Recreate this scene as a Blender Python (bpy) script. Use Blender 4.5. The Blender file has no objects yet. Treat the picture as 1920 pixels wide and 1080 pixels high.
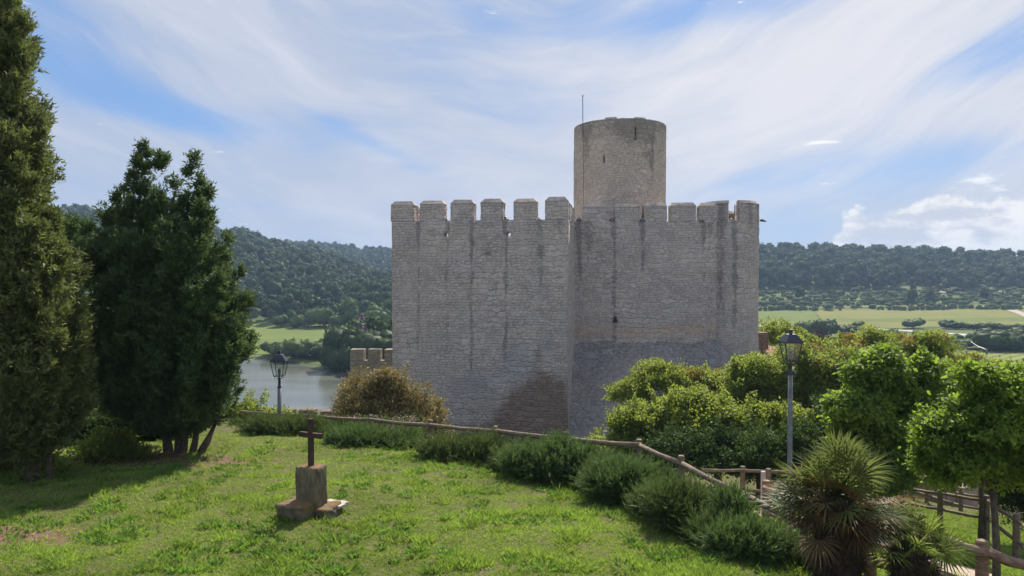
import bpy, math, random
import numpy as np
from mathutils import Vector
rng = np.random.default_rng(7); random.seed(7)
C = bpy.context.scene.collection
sc = bpy.context.scene
# ------------------------------------------------------------------ camera, sky, sun, exposure
F = 1350.0; CZ = 3.5; PITCH = math.atan(20/F)
cd = bpy.data.cameras.new('camera'); cam = bpy.data.objects.new('camera', cd); C.objects.link(cam)
cam.location = (0, 0, CZ); cam.rotation_euler = (math.pi/2-PITCH, 0, 0)
cd.sensor_width = 36; cd.lens = F/1920*36; cd.clip_end = 6000; cd.clip_start = .1
sc.camera = cam
SUN_EL = math.radians(46); SUN_AZ = math.atan2(.30, .95)      # azimuth from +Y towards +X
sd = bpy.data.lights.new('sun', 'SUN'); sd.energy = 5.0; sd.angle = math.radians(.6); sd.color = (1, .93, .82)
sun = bpy.data.objects.new('sun', sd); C.objects.link(sun)
sdir = Vector((math.sin(SUN_AZ)*math.cos(SUN_EL), math.cos(SUN_AZ)*math.cos(SUN_EL), math.sin(SUN_EL)))
sun.rotation_euler = sdir.to_track_quat('Z', 'Y').to_euler(); sun.location = (30, 60, 80)
sc.view_settings.view_transform = 'Standard'; sc.view_settings.look = 'None'
sc.view_settings.exposure = 0.54; sc.view_settings.gamma = 1; sc.view_settings.use_curve_mapping = False
sc.cycles.max_bounces = 6; sc.cycles.transparent_max_bounces = 8
sc.cycles.diffuse_bounces = 3; sc.cycles.transmission_bounces = 4; sc.cycles.glossy_bounces = 3
sc.cycles.caustics_reflective = False; sc.cycles.caustics_refractive = False

class N:
    """small node-graph writer"""
    def __init__(s, tree): s.t = tree; s.n = tree.nodes; s.l = tree.links
    def node(s, typ, **kw):
        n = s.n.new(typ)
        for k, v in kw.items():
            if k == 'inp':
                for kk, vv in v.items():
                    if hasattr(vv, 'links') or isinstance(vv, bpy.types.NodeSocket): s.l.new(vv, n.inputs[kk])
                    else: n.inputs[kk].default_value = vv
            else: setattr(n, k, v)
        return n
    def math(s, op, a, b=0.0, c=0.0, clamp=False):
        return s.node('ShaderNodeMath', operation=op, use_clamp=clamp, inp={0: a, 1: b, 2: c}).outputs[0]
    def vmath(s, op, a, b=(0, 0, 0)):
        return s.node('ShaderNodeVectorMath', operation=op, inp={0: a, 1: b}).outputs[0]
    def noise(s, vec, scale, detail=4, rough=.55, dist=0.0):
        return s.node('ShaderNodeTexNoise', inp={'Vector': vec, 'Scale': scale, 'Detail': detail, 'Roughness': rough, 'Distortion': dist}).outputs[0]
    def ramp(s, fac, stops):
        r = s.node('ShaderNodeValToRGB', inp={0: fac}); e = r.color_ramp.elements
        while len(e) < len(stops): e.new(.5)
        for el, (p, c) in zip(e, stops):
            el.position = p; el.color = (*c, 1) if isinstance(c, tuple) else (c, c, c, 1)
        return r.outputs[0]
    def mix(s, fac, a, b, blend='MIX'):
        n = s.node('ShaderNodeMix', data_type='RGBA', blend_type=blend)
        for idx, v in ((0, fac), (6, a), (7, b)):
            if isinstance(v, bpy.types.NodeSocket): s.l.new(v, n.inputs[idx])
            else: n.inputs[idx].default_value = (*v, 1) if isinstance(v, tuple) and len(v) == 3 else v
        return n.outputs[2]
    def smooth(s, v, a, b):
        return s.node('ShaderNodeMapRange', interpolation_type='SMOOTHSTEP', inp={0: v, 1: a, 2: b, 3: 0.0, 4: 1.0}).outputs[0]
    def comb(s, x, y, z=0.0):
        return s.node('ShaderNodeCombineXYZ', inp={0: x, 1: y, 2: z}).outputs[0]

w = bpy.data.worlds.new('World'); sc.world = w; w.use_nodes = True; w.node_tree.nodes.clear()
g = N(w.node_tree)
sky = g.node('ShaderNodeTexSky', sky_type='NISHITA', sun_disc=False, sun_elevation=SUN_EL, sun_rotation=SUN_AZ, altitude=100, air_density=1.0, dust_density=.6, ozone_density=2.5)
tc = g.node('ShaderNodeTexCoord').outputs['Generated']
sx = g.node('ShaderNodeSeparateXYZ', inp={0: tc})
az = g.math('ARCTAN2', sx.outputs[0], sx.outputs[1]); el = g.math('ARCSINE', sx.outputs[2])
a2 = g.math('MULTIPLY', az, az)
wv = g.math('SUBTRACT', el, g.math('MULTIPLY', a2, .55))
warp = g.noise(g.comb(g.math('MULTIPLY', az, 2.0), g.math('MULTIPLY', el, 3.0)), 1.3, 2)
wv2 = g.math('ADD', wv, g.math('MULTIPLY', warp, .16))
cir = g.noise(g.comb(g.math('MULTIPLY', az, 1.5), g.math('MULTIPLY', wv2, 5.5), .3), 1.6, 7, .52, .3)
fine = g.noise(g.comb(g.math('MULTIPLY', az, 5.0), g.math('MULTIPLY', wv2, 22), .9), 1.6, 5, .6, .4)
dens = g.math('ADD', g.math('MULTIPLY', g.math('SUBTRACT', cir, .5), 2.2), .92)
dens = g.math('ADD', dens, g.math('MULTIPLY', g.math('SUBTRACT', fine, .5), .7))
def blob(a0, e0, ra, re, amt, rot=0.0):
    da = g.math('SUBTRACT', az, a0); de = g.math('SUBTRACT', el, e0)
    if rot:
        de2 = g.math('ADD', de, g.math('MULTIPLY', da, rot)); de = de2
    q = g.math('ADD', g.math('POWER', g.math('ABSOLUTE', g.math('DIVIDE', da, ra)), 2.0), g.math('POWER', g.math('ABSOLUTE', g.math('DIVIDE', de, re)), 2.0))
    return g.math('MULTIPLY', g.math('EXPONENT', g.math('MULTIPLY', q, -1.0)), amt)
def pae(px, py):
    x = (px-960)/F; z = (520-py)/F
    return math.atan2(x, 1), math.atan2(z, math.hypot(1, x))
BL = [((130, 130), .20, .035, -1.05, .35), ((320, 215), .17, .022, -.75, .1), ((690, 265), .13, .012, -.6, .45), ((60, 10), .10, .04, -.7, .3), ((1330, 15), .17, .028, -.95, -.1), ((1890, 85), .10, .03, -1.1, -.35),
      ((860, 10), .10, .02, -.45, .3), ((1560, 330), .30, .035, -.62, -.1), ((1820, 300), .22, .04, -.35, 0), ((1480, 440), .16, .03, -.6, 0), ((600, 400), .30, .008, -.3, .1), ((1090, 330), .1, .04, .4, 0),
      ((1560, 130), .35, .07, .55, -.2), ((700, 150), .2, .03, .3, .45), ((500, 300), .3, .03, .35, .2), ((1870, 200), .1, .03, .4, -.2)]
for (p, ra, re, amt, rot) in BL:
    a0, e0 = pae(*p); dens = g.math('ADD', dens, blob(a0, e0, ra, re, amt*(.85 if amt < 0 else 1), rot))
dens = g.smooth(dens, -.25, 1.15)
bright = g.math('ADD', g.math('MULTIPLY', g.math('SUBTRACT', fine, .5), .9), g.math('ADD', g.math('MULTIPLY', blob(pae(1550, 130)[0], pae(1550, 130)[1], .45, .16, 1.0, -.1), 1.0), g.math('MULTIPLY', g.math('SUBTRACT', cir, .5), 1.5)), clamp=True)
ccol = g.mix(bright, (3.5, 3.95, 4.95), (5.8, 5.75, 6.0))
skyc = g.mix(.72, sky.outputs[0], (1.15, 2.35, 4.9))
col = g.mix(g.math('MULTIPLY', dens, .93), skyc, ccol)
# pale cumulus bank low over the right-hand hill
ctop = g.math('ADD', g.math('MULTIPLY', g.noise(g.comb(az, el, .4), 15.0, 6, .6), .13), .0)
ctop = g.math('ADD', ctop, g.math('MULTIPLY', g.smooth(az, .36, .66), .042))
ctop = g.math('SUBTRACT', ctop, g.math('MULTIPLY', g.math('SUBTRACT', 1.0, g.smooth(az, .36, .44)), .10))
cm = g.smooth(g.math('SUBTRACT', ctop, el), -.002, .010)
cshade = g.noise(g.comb(g.math('MULTIPLY', az, 1.0), g.math('MULTIPLY', el, 2.2), .7), 22.0, 5, .6)
ccum = g.mix(g.smooth(cshade, .38, .62), (4.4, 4.6, 5.2), (7.2, 7.0, 6.8))
col = g.mix(g.math('MULTIPLY', cm, .88), col, ccum)
# two small bright puffs
for (p, ra, re) in (((1545, 267), .034, .0045), ((1845, 344), .03, .010)):
    a0, e0 = pae(*p); b = blob(a0, e0, ra, re, 1.0, .0)
    b = g.smooth(g.math('ADD', b, g.math('MULTIPLY', g.math('SUBTRACT', g.noise(g.comb(g.math('MULTIPLY', az, 12.0), g.math('MULTIPLY', el, 45.0), .2), 2.0, 5, .6), .5), 3.0)), .5, 1.2)
    col = g.mix(g.math('MULTIPLY', b, .8), col, (7.3, 7.3, 7.5))
bg = g.node('ShaderNodeBackground', inp={'Color': col, 'Strength': .1})
g.l.new(bg.outputs[0], g.node('ShaderNodeOutputWorld').inputs[0])

# ------------------------------------------------------------------ helpers
def P(px, py, Y):
    """photo pixel -> world point at depth Y"""
    u = (px-960)/F; v = (540-py)/F
    d = np.array([u, math.cos(PITCH)+v*math.sin(PITCH), -math.sin(PITCH)+v*math.cos(PITCH)])
    d = d*(Y/d[1]); return np.array([d[0], d[1], d[2]+CZ])
def tag(o, label=None, cat=None, group=None, kind=None):
    if label: o['label'] = label
    if cat: o['category'] = cat
    if group: o['group'] = group
    if kind: o['kind'] = kind
    return o
def thing(name, label, cat, loc=(0, 0, 0), group=None):
    o = bpy.data.objects.new(name, None); C.objects.link(o); o.location = loc; o.empty_display_size = .3
    return tag(o, label, cat, group)
def link(name, me, mat, parent=None):
    o = bpy.data.objects.new(name, me); C.objects.link(o)
    if mat: me.materials.append(mat)
    if parent: o.parent = parent
    return o
def np_mesh(name, V, faces, mat, parent=None, tint=None, smooth=False, origin=None, attrs=None, uv=None):
    """faces: (n,k) int array"""
    V = np.asarray(V, dtype=np.float32)
    if parent is not None: V = V-np.array(parent.location, dtype=np.float32)
    if origin is not None: V = V-np.array(origin, dtype=np.float32)
    faces = np.asarray(faces, dtype=np.int32); n, k = faces.shape
    me = bpy.data.meshes.new(name); me.vertices.add(len(V)); me.vertices.foreach_set('co', V.ravel())
    me.loops.add(n*k); me.loops.foreach_set('vertex_index', faces.ravel())
    me.polygons.add(n); me.polygons.foreach_set('loop_start', np.arange(0, n*k, k, dtype=np.int32))
    if smooth: me.polygons.foreach_set('use_smooth', np.ones(n, dtype=bool))
    me.update(calc_edges=True)
    if tint is not None:
        a = me.attributes.new('tint', 'FLOAT', 'FACE'); a.data.foreach_set('value', np.asarray(tint, dtype=np.float32))
    for an, arr in (attrs or {}).items():
        a = me.attributes.new(an, 'FLOAT', 'POINT'); a.data.foreach_set('value', np.asarray(arr, dtype=np.float32))
    if uv is not None:
        l = me.uv_layers.new(name='uv'); l.data.foreach_set('uv', np.asarray(uv, dtype=np.float32)[faces.ravel()].ravel())
    o = link(name, me, mat, parent)
    if origin is not None: o.location = origin
    return o
class MB:
    def __init__(s): s.v = []; s.f = []
    def add(s, vs, fs):
        k = len(s.v); s.v += [tuple(map(float, p)) for p in vs]; s.f += [tuple(i+k for i in f) for f in fs]; return s
    def box(s, c, d, rz=0, taper=1.0, tx=None):
        cx, cy, cz = c; a, b, h = d[0]/2, d[1]/2, d[2]/2; co, si = math.cos(rz), math.sin(rz); vs = []
        for z, t in ((-h, 1), (h, taper)):
            for x, y in ((-a, -b), (a, -b), (a, b), (-a, b)):
                x *= t; y *= t; vs.append((cx+x*co-y*si, cy+x*si+y*co, cz+z))
        return s.add(vs, [(0, 3, 2, 1), (4, 5, 6, 7), (0, 1, 5, 4), (1, 2, 6, 5), (2, 3, 7, 6), (3, 0, 4, 7)])
    def tube(s, pts, rad, n=10, cap=True):
        pts = [Vector(p) for p in pts]; rad = rad if isinstance(rad, (list, tuple)) else [rad]*len(pts); vs = []; fs = []
        for i, p in enumerate(pts):
            d = (pts[min(i+1, len(pts)-1)]-pts[max(i-1, 0)]).normalized()
            a = d.orthogonal().normalized() if abs(d.z) < .9 else d.cross(Vector((0, 1, 0))).normalized(); b = d.cross(a)
            for j in range(n):
                t = 2*math.pi*j/n; vs.append(p+(a*math.cos(t)+b*math.sin(t))*rad[i])
        for i in range(len(pts)-1):
            for j in range(n):
                q = (j+1) % n; fs.append((i*n+j, i*n+q, (i+1)*n+q, (i+1)*n+j))
        if cap: fs += [tuple(range(n-1, -1, -1)), tuple((len(pts)-1)*n+j for j in range(n))]
        return s.add(vs, fs)
    def lathe(s, c, prof, n=16, rot=0.0):
        vs = []; fs = []
        for r, z in prof:
            for j in range(n):
                t = 2*math.pi*j/n+rot; vs.append((c[0]+r*math.cos(t), c[1]+r*math.sin(t), c[2]+z))
        for i in range(len(prof)-1):
            for j in range(n):
                q = (j+1) % n; fs.append((i*n+j, i*n+q, (i+1)*n+q, (i+1)*n+j))
        fs += [tuple(range(n-1, -1, -1)), tuple((len(prof)-1)*n+j for j in range(n))]
        return s.add(vs, fs)
    def build(s, name, mat, parent=None, smooth=False, origin=None):
        me = bpy.data.meshes.new(name); o3 = Vector(parent.location) if parent else (Vector(origin) if origin is not None else Vector((0, 0, 0)))
        me.from_pydata([Vector(v)-o3 for v in s.v], [], s.f); me.update()
        if smooth: me.polygons.foreach_set('use_smooth', [True]*len(me.polygons))
        o = link(name, me, mat, parent)
        if origin is not None: o.location = origin
        return o
def _h(ix, iy, seed):
    n = (ix.astype(np.int64)*374761393+iy.astype(np.int64)*668265263+seed*1442695041) & 0x7fffffff
    n = ((n ^ (n >> 13))*1274126177) & 0x7fffffff
    return ((n ^ (n >> 16)) & 0xffff)/65535.0
def vn(x, y, seed=0):
    x = np.asarray(x, float); y = np.asarray(y, float); ix = np.floor(x); iy = np.floor(y); fx = x-ix; fy = y-iy
    fx = fx*fx*(3-2*fx); fy = fy*fy*(3-2*fy)
    a = _h(ix, iy, seed); b = _h(ix+1, iy, seed); c = _h(ix, iy+1, seed); d = _h(ix+1, iy+1, seed)
    return (a*(1-fx)+b*fx)*(1-fy)+(c*(1-fx)+d*fx)*fy
def fbm(x, y, seed=0, o=4):
    t = 0; a = .5; s = 0
    for i in range(o): t = t+a*vn(x*2**i, y*2**i, seed+i*17); s += a; a *= .5
    return t/s
def sst(a, b, x):
    t = np.clip((x-a)/(b-a), 0, 1); return t*t*(3-2*t)
def unit(v): return v/np.maximum(np.linalg.norm(v, axis=-1, keepdims=True), 1e-9)

# ------------------------------------------------------------------ materials
def mat(name):
    m = bpy.data.materials.new(name); m.use_nodes = True; m.node_tree.nodes.clear(); return m, N(m.node_tree)
def out(gx, sh, disp=None): gx.l.new(sh, gx.node('ShaderNodeOutputMaterial').inputs[0])
def pbr(gx, colr, rough=.8, bump=None, bd=.02, bs=.6, metal=0.0, spec=.3):
    n = gx.node('ShaderNodeBsdfPrincipled', inp={'Base Color': (*colr, 1) if isinstance(colr, tuple) else colr, 'Roughness': rough, 'Metallic': metal, 'Specular IOR Level': spec})
    if bump is not None:
        b = gx.node('ShaderNodeBump', inp={'Strength': bs, 'Distance': bd, 'Height': bump}); gx.l.new(b.outputs[0], n.inputs['Normal'])
    return n.outputs[0]
def simple(name, c, rough=.7, metal=0, var=.25, scale=8.0, spec=.3, bd=.01):
    m, x = mat(name); o = x.node('ShaderNodeTexCoord').outputs['Object']
    n1 = x.noise(o, scale, 5, .6); c2 = tuple(v*(1-var) for v in c); c3 = tuple(min(1, v*(1+var)) for v in c)
    out(x, pbr(x, x.ramp(n1, [(.3, c2), (.7, c3)]), rough, n1, bd, .4, metal, spec)); return m
def leaf_mat(name, dark, light, trans=.35, tcol=None, rough=.55, spec=.25, ns=.8):
    m, x = mat(name)
    t = x.node('ShaderNodeAttribute', attribute_name='tint').outputs['Fac']
    pos = x.node('ShaderNodeNewGeometry').outputs['Position']
    n1 = x.noise(pos, ns, 3, .6)
    f = x.math('ADD', t, x.math('MULTIPLY', x.math('SUBTRACT', n1, .5), .9), clamp=True)
    c = x.mix(f, dark, light)
    p = pbr(x, c, rough, spec=spec)
    tcn = x.mix(f, tuple(v*1.0 for v in (tcol or light)), tuple(v*1.5 for v in (tcol or light)))
    tr = x.node('ShaderNodeBsdfTranslucent', inp={0: tcn}).outputs[0]
    mx = x.node('ShaderNodeMixShader', inp={0: trans, 1: p, 2: tr})
    out(x, mx.outputs[0]); return m

def stone_mat(name, base, cell=(.26, .14), rubble=.5, dark=.5, warm=.0):
    """coursed masonry in uv metres; attributes: stain (dark), brown, lime"""
    m, x = mat(name)
    uvn = x.node('ShaderNodeUVMap').outputs[0]
    pos = x.node('ShaderNodeNewGeometry').outputs['Position']
    wob = x.noise(uvn, 1.7, 3, .6); wob2 = x.noise(uvn, 6.0, 3, .6)
    sep = x.node('ShaderNodeSeparateXYZ', inp={0: uvn})
    u = x.math('ADD', sep.outputs[0], x.math('MULTIPLY', x.math('SUBTRACT', wob2, .5), .16))
    v = x.math('ADD', sep.outputs[1], x.math('MULTIPLY', x.math('SUBTRACT', wob, .5), .12))
    v = x.math('ADD', v, x.math('MULTIPLY', x.math('SUBTRACT', wob2, .5), .07))
    # voronoi cells squashed into courses: irregular stones
    vr = x.math('DIVIDE', v, cell[1]); rowi = x.math('FLOOR', vr)
    vec = x.comb(x.math('ADD', x.math('DIVIDE', u, cell[0]), x.math('MULTIPLY', x.math('SINE', x.math('MULTIPLY', rowi, 12.9)), 3.7)), vr)
    ve = x.node('ShaderNodeTexVoronoi', feature='DISTANCE_TO_EDGE', voronoi_dimensions='2D', inp={'Vector': vec, 'Scale': 1.0, 'Randomness': rubble})
    vc = x.node('ShaderNodeTexVoronoi', feature='F1', voronoi_dimensions='2D', inp={'Vector': vec, 'Scale': 1.0, 'Randomness': rubble})
    v2 = x.vmath('MULTIPLY', vec, (.55, .5, 1))
    ve2 = x.node('ShaderNodeTexVoronoi', feature='DISTANCE_TO_EDGE', voronoi_dimensions='2D', inp={'Vector': v2, 'Scale': 1.0, 'Randomness': rubble})
    vc2 = x.node('ShaderNodeTexVoronoi', feature='F1', voronoi_dimensions='2D', inp={'Vector': v2, 'Scale': 1.0, 'Randomness': rubble})
    sel = x.smooth(x.noise(pos, .55, 3, .5), .52, .56)
    dist = x.node('ShaderNodeMix', data_type='FLOAT', inp={0: sel, 2: ve.outputs['Distance'], 3: ve2.outputs['Distance']}).outputs[0]
    rnd = x.node('ShaderNodeSeparateXYZ', inp={0: x.mix(sel, vc.outputs['Color'], vc2.outputs['Color'])})
    big = x.noise(pos, .35, 4, .6); mid = x.noise(pos, 1.6, 5, .65); fin = x.noise(pos, 9.0, 5, .7)
    joint = x.math('SUBTRACT', 1.0, x.smooth(dist, .0, .13))
    jm = x.math('MULTIPLY', joint, x.smooth(x.math('ADD', mid, x.math('MULTIPLY', fin, .35)), .52, .82))
    b = base
    c = x.mix(rnd.outputs[0], tuple(k*.76 for k in b), tuple(k*1.16 for k in b))
    c = x.mix(x.math('MULTIPLY', rnd.outputs[1], .35), c, (b[0]*1.05, b[1]*.92, b[2]*.72))
    c = x.mix(x.smooth(big, .35, .7), c, x.mix(.5, c, tuple(k*1.15 for k in (b[0], b[1]*.98, b[2]*.9))))
    c = x.mix(x.smooth(fin, .35, .75), x.mix(1.0, c, (.80, .80, .82), 'MULTIPLY'), c)
    spk = x.smooth(x.noise(pos, 22.0, 3, .7), .55, .7)
    c = x.mix(x.math('MULTIPLY', spk, .5), c, tuple(k*.33 for k in b))
    c = x.mix(x.math('MULTIPLY', x.smooth(x.noise(pos, 13.0, 4, .75), .55, .68), .4), c, tuple(min(1, k*1.5) for k in b))
    c = x.mix(x.math('MULTIPLY', x.smooth(x.noise(pos, 3.1, 6, .75), .5, .66), .45), c, (b[0]*.5, b[1]*.52, b[2]*.55))
    c = x.mix(x.math('MULTIPLY', jm, .5), c, tuple(k*.30 for k in b))
    st = x.node('ShaderNodeAttribute', attribute_name='stain').outputs['Fac']
    stf = x.smooth(x.math('ADD', st, x.math('MULTIPLY', x.math('SUBTRACT', x.noise(pos, 6.5, 6, .8), .5), 1.9)), .35, .72)
    c = x.mix(x.math('MULTIPLY', stf, .72*dark*1.3), c, (.085, .085, .085))
    br = x.node('ShaderNodeAttribute', attribute_name='brown').outputs['Fac']
    brf = x.smooth(x.math('ADD', br, x.math('MULTIPLY', x.math('SUBTRACT', mid, .5), 1.0)), .3, .8)
    c = x.mix(x.math('MULTIPLY', brf, .7), c, x.mix(rnd.outputs[2], (.13, .085, .06), (.25, .17, .11)))
    li = x.node('ShaderNodeAttribute', attribute_name='lime').outputs['Fac']
    lif = x.smooth(x.math('ADD', li, x.math('MULTIPLY', x.math('SUBTRACT', mid, .5), .8)), .3, .9)
    c = x.mix(x.math('MULTIPLY', lif, .5), c, (.34, .36, .40))
    wa = x.node('ShaderNodeAttribute', attribute_name='warm').outputs['Fac']
    c = x.mix(x.math('MULTIPLY', x.smooth(x.math('ADD', wa, x.math('MULTIPLY', x.math('SUBTRACT', x.noise(pos, 2.6, 5, .7), .5), 1.2)), .35, .8), .55), c, x.mix(rnd.outputs[2], (.46, .30, .19), (.66, .52, .38)))
    if warm: c = x.mix(warm, c, (.50, .33, .19))
    h = x.math('ADD', x.math('MULTIPLY', x.smooth(dist, 0, .2), .6), x.math('MULTIPLY', fin, .5))
    h = x.math('ADD', h, x.math('MULTIPLY', rnd.outputs[2], .25))
    out(x, pbr(x, c, .92, h, .06, .8, spec=.15)); return m

M = {}
STB = (.62, .555, .53)
M['stone'] = stone_mat('castle_stone', STB)
M['tower'] = stone_mat('tower_stone', (.60, .53, .46), (.25, .15), .5)
M['rubble'] = stone_mat('rubble_stone', (.37, .35, .34), (.34, .21), .7, .8)
M['cap'] = simple('coping_stone', (.48, .40, .33), .95, var=.3, scale=4, bd=.05)
M['ashlar'] = stone_mat('ashlar_stone', (.38, .33, .27), (.50, .26), .2)
M['wood'] = None
def wood_mat(name, a, b):
    m, x = mat(name); o = x.node('ShaderNodeNewGeometry').outputs['Position']
    gr = x.noise(x.vmath('MULTIPLY', o, (9, 9, 30)), 1.0, 5, .7); bl = x.noise(o, 1.4, 3)
    c = x.mix(x.smooth(gr, .35, .65), a, b); c = x.mix(x.smooth(bl, .45, .7), c, x.mix(.5, c, (.14, .14, .10)))
    out(x, pbr(x, c, .85, gr, .01, .5)); return m
M['wood'] = wood_mat('weathered_pole_wood', (.13, .10, .07), (.27, .20, .14))
M['wood_new'] = wood_mat('reddish_pole_wood', (.20, .12, .08), (.40, .25, .18))
M['bark'] = simple('bark', (.11, .085, .065), .95, var=.5, scale=14, bd=.04)
M['bark_grey'] = simple('grey_bark', (.17, .15, .13), .95, var=.4, scale=10, bd=.04)
M['metal'] = simple('black_painted_metal', (.035, .04, .055), .38, .2, .2, 20, .5)
M['galv'] = simple('grey_painted_pole', (.16, .17, .17), .5, .5, .35, 6, .5)
M['rust'] = simple('rusted_iron', (.07, .045, .035), .8, .3, .5, 20)
M['pink'] = simple('pale_stone_slab', (.46, .40, .36), .9, var=.2, scale=3)
M['steps'] = simple('pinkish_block', (.36, .26, .22), .9, var=.25, scale=3)
M['tile'] = simple('red_roof_tile', (.30, .14, .09), .85, var=.35, scale=5)
M['brick'] = simple('brick_wall', (.19, .13, .10), .9, var=.45, scale=6)
M['cyp'] = leaf_mat('cypress_leaves', (.034, .050, .018), (.19, .22, .07), .28, (.17, .21, .05))
M['cyp2'] = leaf_mat('cypress_leaves_dark', (.025, .045, .02), (.105, .16, .06), .26, (.12, .18, .045), spec=.15)
M['juniper'] = leaf_mat('juniper_needles', (.026, .05, .018), (.13, .19, .06), .3, (.12, .2, .05))
M['juniper2'] = leaf_mat('feathery_shrub_leaves', (.028, .046, .014), (.16, .20, .06), .25, (.12, .18, .04))
M['bright'] = leaf_mat('bright_leaves', (.035, .068, .016), (.21, .26, .058), .48, (.29, .35, .05))
M['vivid'] = leaf_mat('vivid_leaves', (.035, .078, .016), (.165, .235, .042), .5, (.25, .36, .04))
M['ail'] = leaf_mat('compound_leaves', (.05, .085, .02), (.20, .24, .06), .5, (.30, .37, .06))
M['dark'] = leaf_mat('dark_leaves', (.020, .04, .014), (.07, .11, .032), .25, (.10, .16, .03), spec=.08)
M['gold'] = leaf_mat('golden_leaves', (.030, .042, .016), (.36, .29, .12), .2, (.36, .27, .08), ns=2.6)
M['redtip'] = leaf_mat('reddish_leaf_tips', (.14, .10, .03), (.30, .16, .06), .3, (.32, .2, .06))
M['palm'] = leaf_mat('palm_fans', (.035, .048, .018), (.12, .145, .05), .3, (.2, .25, .06), .5, .25)
M['deadpalm'] = leaf_mat('dead_palm_fans', (.06, .042, .022), (.22, .14, .055), .2, (.28, .15, .04), .6)
M['palm_light'] = leaf_mat('light_palm_fans', (.05, .075, .02), (.17, .22, .06), .4, (.26, .33, .06), .5, .2)
M['pine'] = leaf_mat('pine_needles', (.032, .054, .032), (.115, .15, .078), .12, (.12, .16, .07), spec=.03, ns=.08)
M['scrub'] = leaf_mat('scrub_leaves', (.045, .075, .025), (.15, .21, .07), .2, (.17, .23, .06), spec=.05, ns=.1)
M['greyscrub'] = leaf_mat('bare_grey_twigs', (.06, .055, .045), (.14, .125, .11), .1, (.12, .11, .1), spec=.02, ns=.2)
M['grass'] = leaf_mat('grass_blades', (.055, .115, .02), (.25, .33, .07), .42, (.29, .41, .05), .5, .3, 1.1)
M['weed'] = leaf_mat('weed_leaves', (.03, .07, .015), (.16, .27, .04), .35, (.2, .36, .04))
M['flower'] = simple('pink_petals', (.70, .34, .46), .6, var=.2)

# ------------------------------------------------------------------ terrain
FP = np.array([(-60, 26), (-30, 24.5), (-12, 22.5), (-7.9, 21), (-3.46, 17.5), (-1.85, 16.2), (-.33, 14.8), (2.17, 12.2), (2.58, 10.9), (3.47, 9.0), (3.62, 8.7), (4.2, 6), (5, 0), (6, -40)], float)
def fence_d(x, y):
    best = np.full(np.shape(x), 1e9); sign = np.ones(np.shape(x))
    for a, b in zip(FP[:-1], FP[1:]):
        e = b-a; L = e@e; t = np.clip(((x-a[0])*e[0]+(y-a[1])*e[1])/L, 0, 1)
        dx = x-(a[0]+t*e[0]); dy = y-(a[1]+t*e[1]); d = np.hypot(dx, dy)
        cr = e[0]*dy-e[1]*dx; m = d < best
        best = np.where(m, d, best); sign = np.where(m, np.where(cr > 0, 1, -1), sign)
    return best*sign
def lawn(x, y): return -2.82-.06*np.clip(y, -10, 25)
DK = [-1.2, -.4, 0, 1.0, 2.0, 4, 6, 10, 14, 22, 40, 60]; DV = [0, .15, .4, .75, 1.0, 1.3, 1.7, 2.7, 3.4, 4.3, 5.2, 6.5]
UK = [-1.5, -.75, -.637, -.385, -.296, -.167, .02, .25, .348, .474, .70, 1.6]
YK = [200, 265, 330, 400, 465, 520, 600, 700, 850, 1000, 3000]
ZT = np.array([
 [-20, -18, 10, 30, 48, 60, 62, 60, 60, 40, 0],
 [-20, -18, 8, 26, 40, 52, 50, 48, 50, 30, 0],
 [-20, -18, 4, 20, 34, 43, 40, 40, 42, 25, 0],
 [-20, -18.5, -6, 8, 19, 27, 14, 18, 38, 20, 0],
 [-20, -18.5, -10, 1, 9, 14.5, 4, 15, 34, 18, 0],
 [-20, -19, -13, -9, -6, -5, -6, 8, 26, 14, 0],
 [-20, -20, -17, -14, -10, -6, -2, 10, 20, 10, 0],
 [-20, -20, -20, -17, -9, -1, 9, 10, 8, 5, 0],
 [-20, -20, -20, -18.5, -9.5, 1, 15.5, 12, 6, 3, 0],
 [-20, -20, -20, -18.5, -10, -1, 13.5, 10, 5, 2, 0],
 [-20, -20, -20, -18.5, -11, -4, 8.5, 7, 4, 2, 0],
 [-20, -20, -20, -18, -11, -4, 8, 6, 3, 2, 0]], float)
def far_z(x, y):
    u = np.clip(x/np.maximum(y, 60), UK[0], UK[-1]); yy = np.clip(y, YK[0], YK[-1])
    i = np.clip(np.searchsorted(UK, u)-1, 0, len(UK)-2); j = np.clip(np.searchsorted(YK, yy)-1, 0, len(YK)-2)
    uk = np.array(UK); yk = np.array(YK); s = (u-uk[i])/(uk[i+1]-uk[i]); t = (yy-yk[j])/(yk[j+1]-yk[j])
    s = s*s*(3-2*s)
    return (ZT[i, j]*(1-s)+ZT[i+1, j]*s)*(1-t)+(ZT[i, j+1]*(1-s)+ZT[i+1, j+1]*s)*t
def lake_m(x, y):
    nz = (fbm(x*.05, y*.05, 5)-.5)*16
    return sst(0, 8, 182-.62*(x+65.5)+nz-y)*sst(0, 6, -20+nz*.3-x)*sst(70, 84, y+(x+30)*.05)
def gz(x, y):
    x = np.asarray(x, float); y = np.asarray(y, float)
    d = fence_d(x, y)
    z = lawn(x, y)-np.interp(d, DK, DV)+(fbm(x*.5, y*.5, 3)-.5)*.16*sst(-30, 2, y)+(fbm(x*2.2, y*2.2, 9)-.5)*.07
    bankleft = sst(-8, -14, x)*sst(14, 30, y)
    f = sst(46, 80, y)
    v = far_z(x, y)+(fbm(x*.02, y*.02, 8)-.5)*3.0*sst(240, 300, y)
    z = z*(1-f)+v*f
    lm = lake_m(x, y)
    z = z-lm*3.2+f*(1-lm)*.35*sst(0, 1, fbm(x*.1, y*.1, 4)-.3)
    return z+CZ
def axis(n, lo, hi, a, s):
    t = np.linspace(np.arcsinh(lo/s)/a, np.arcsinh(hi/s)/a, n); return s*np.sinh(a*t)
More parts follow.
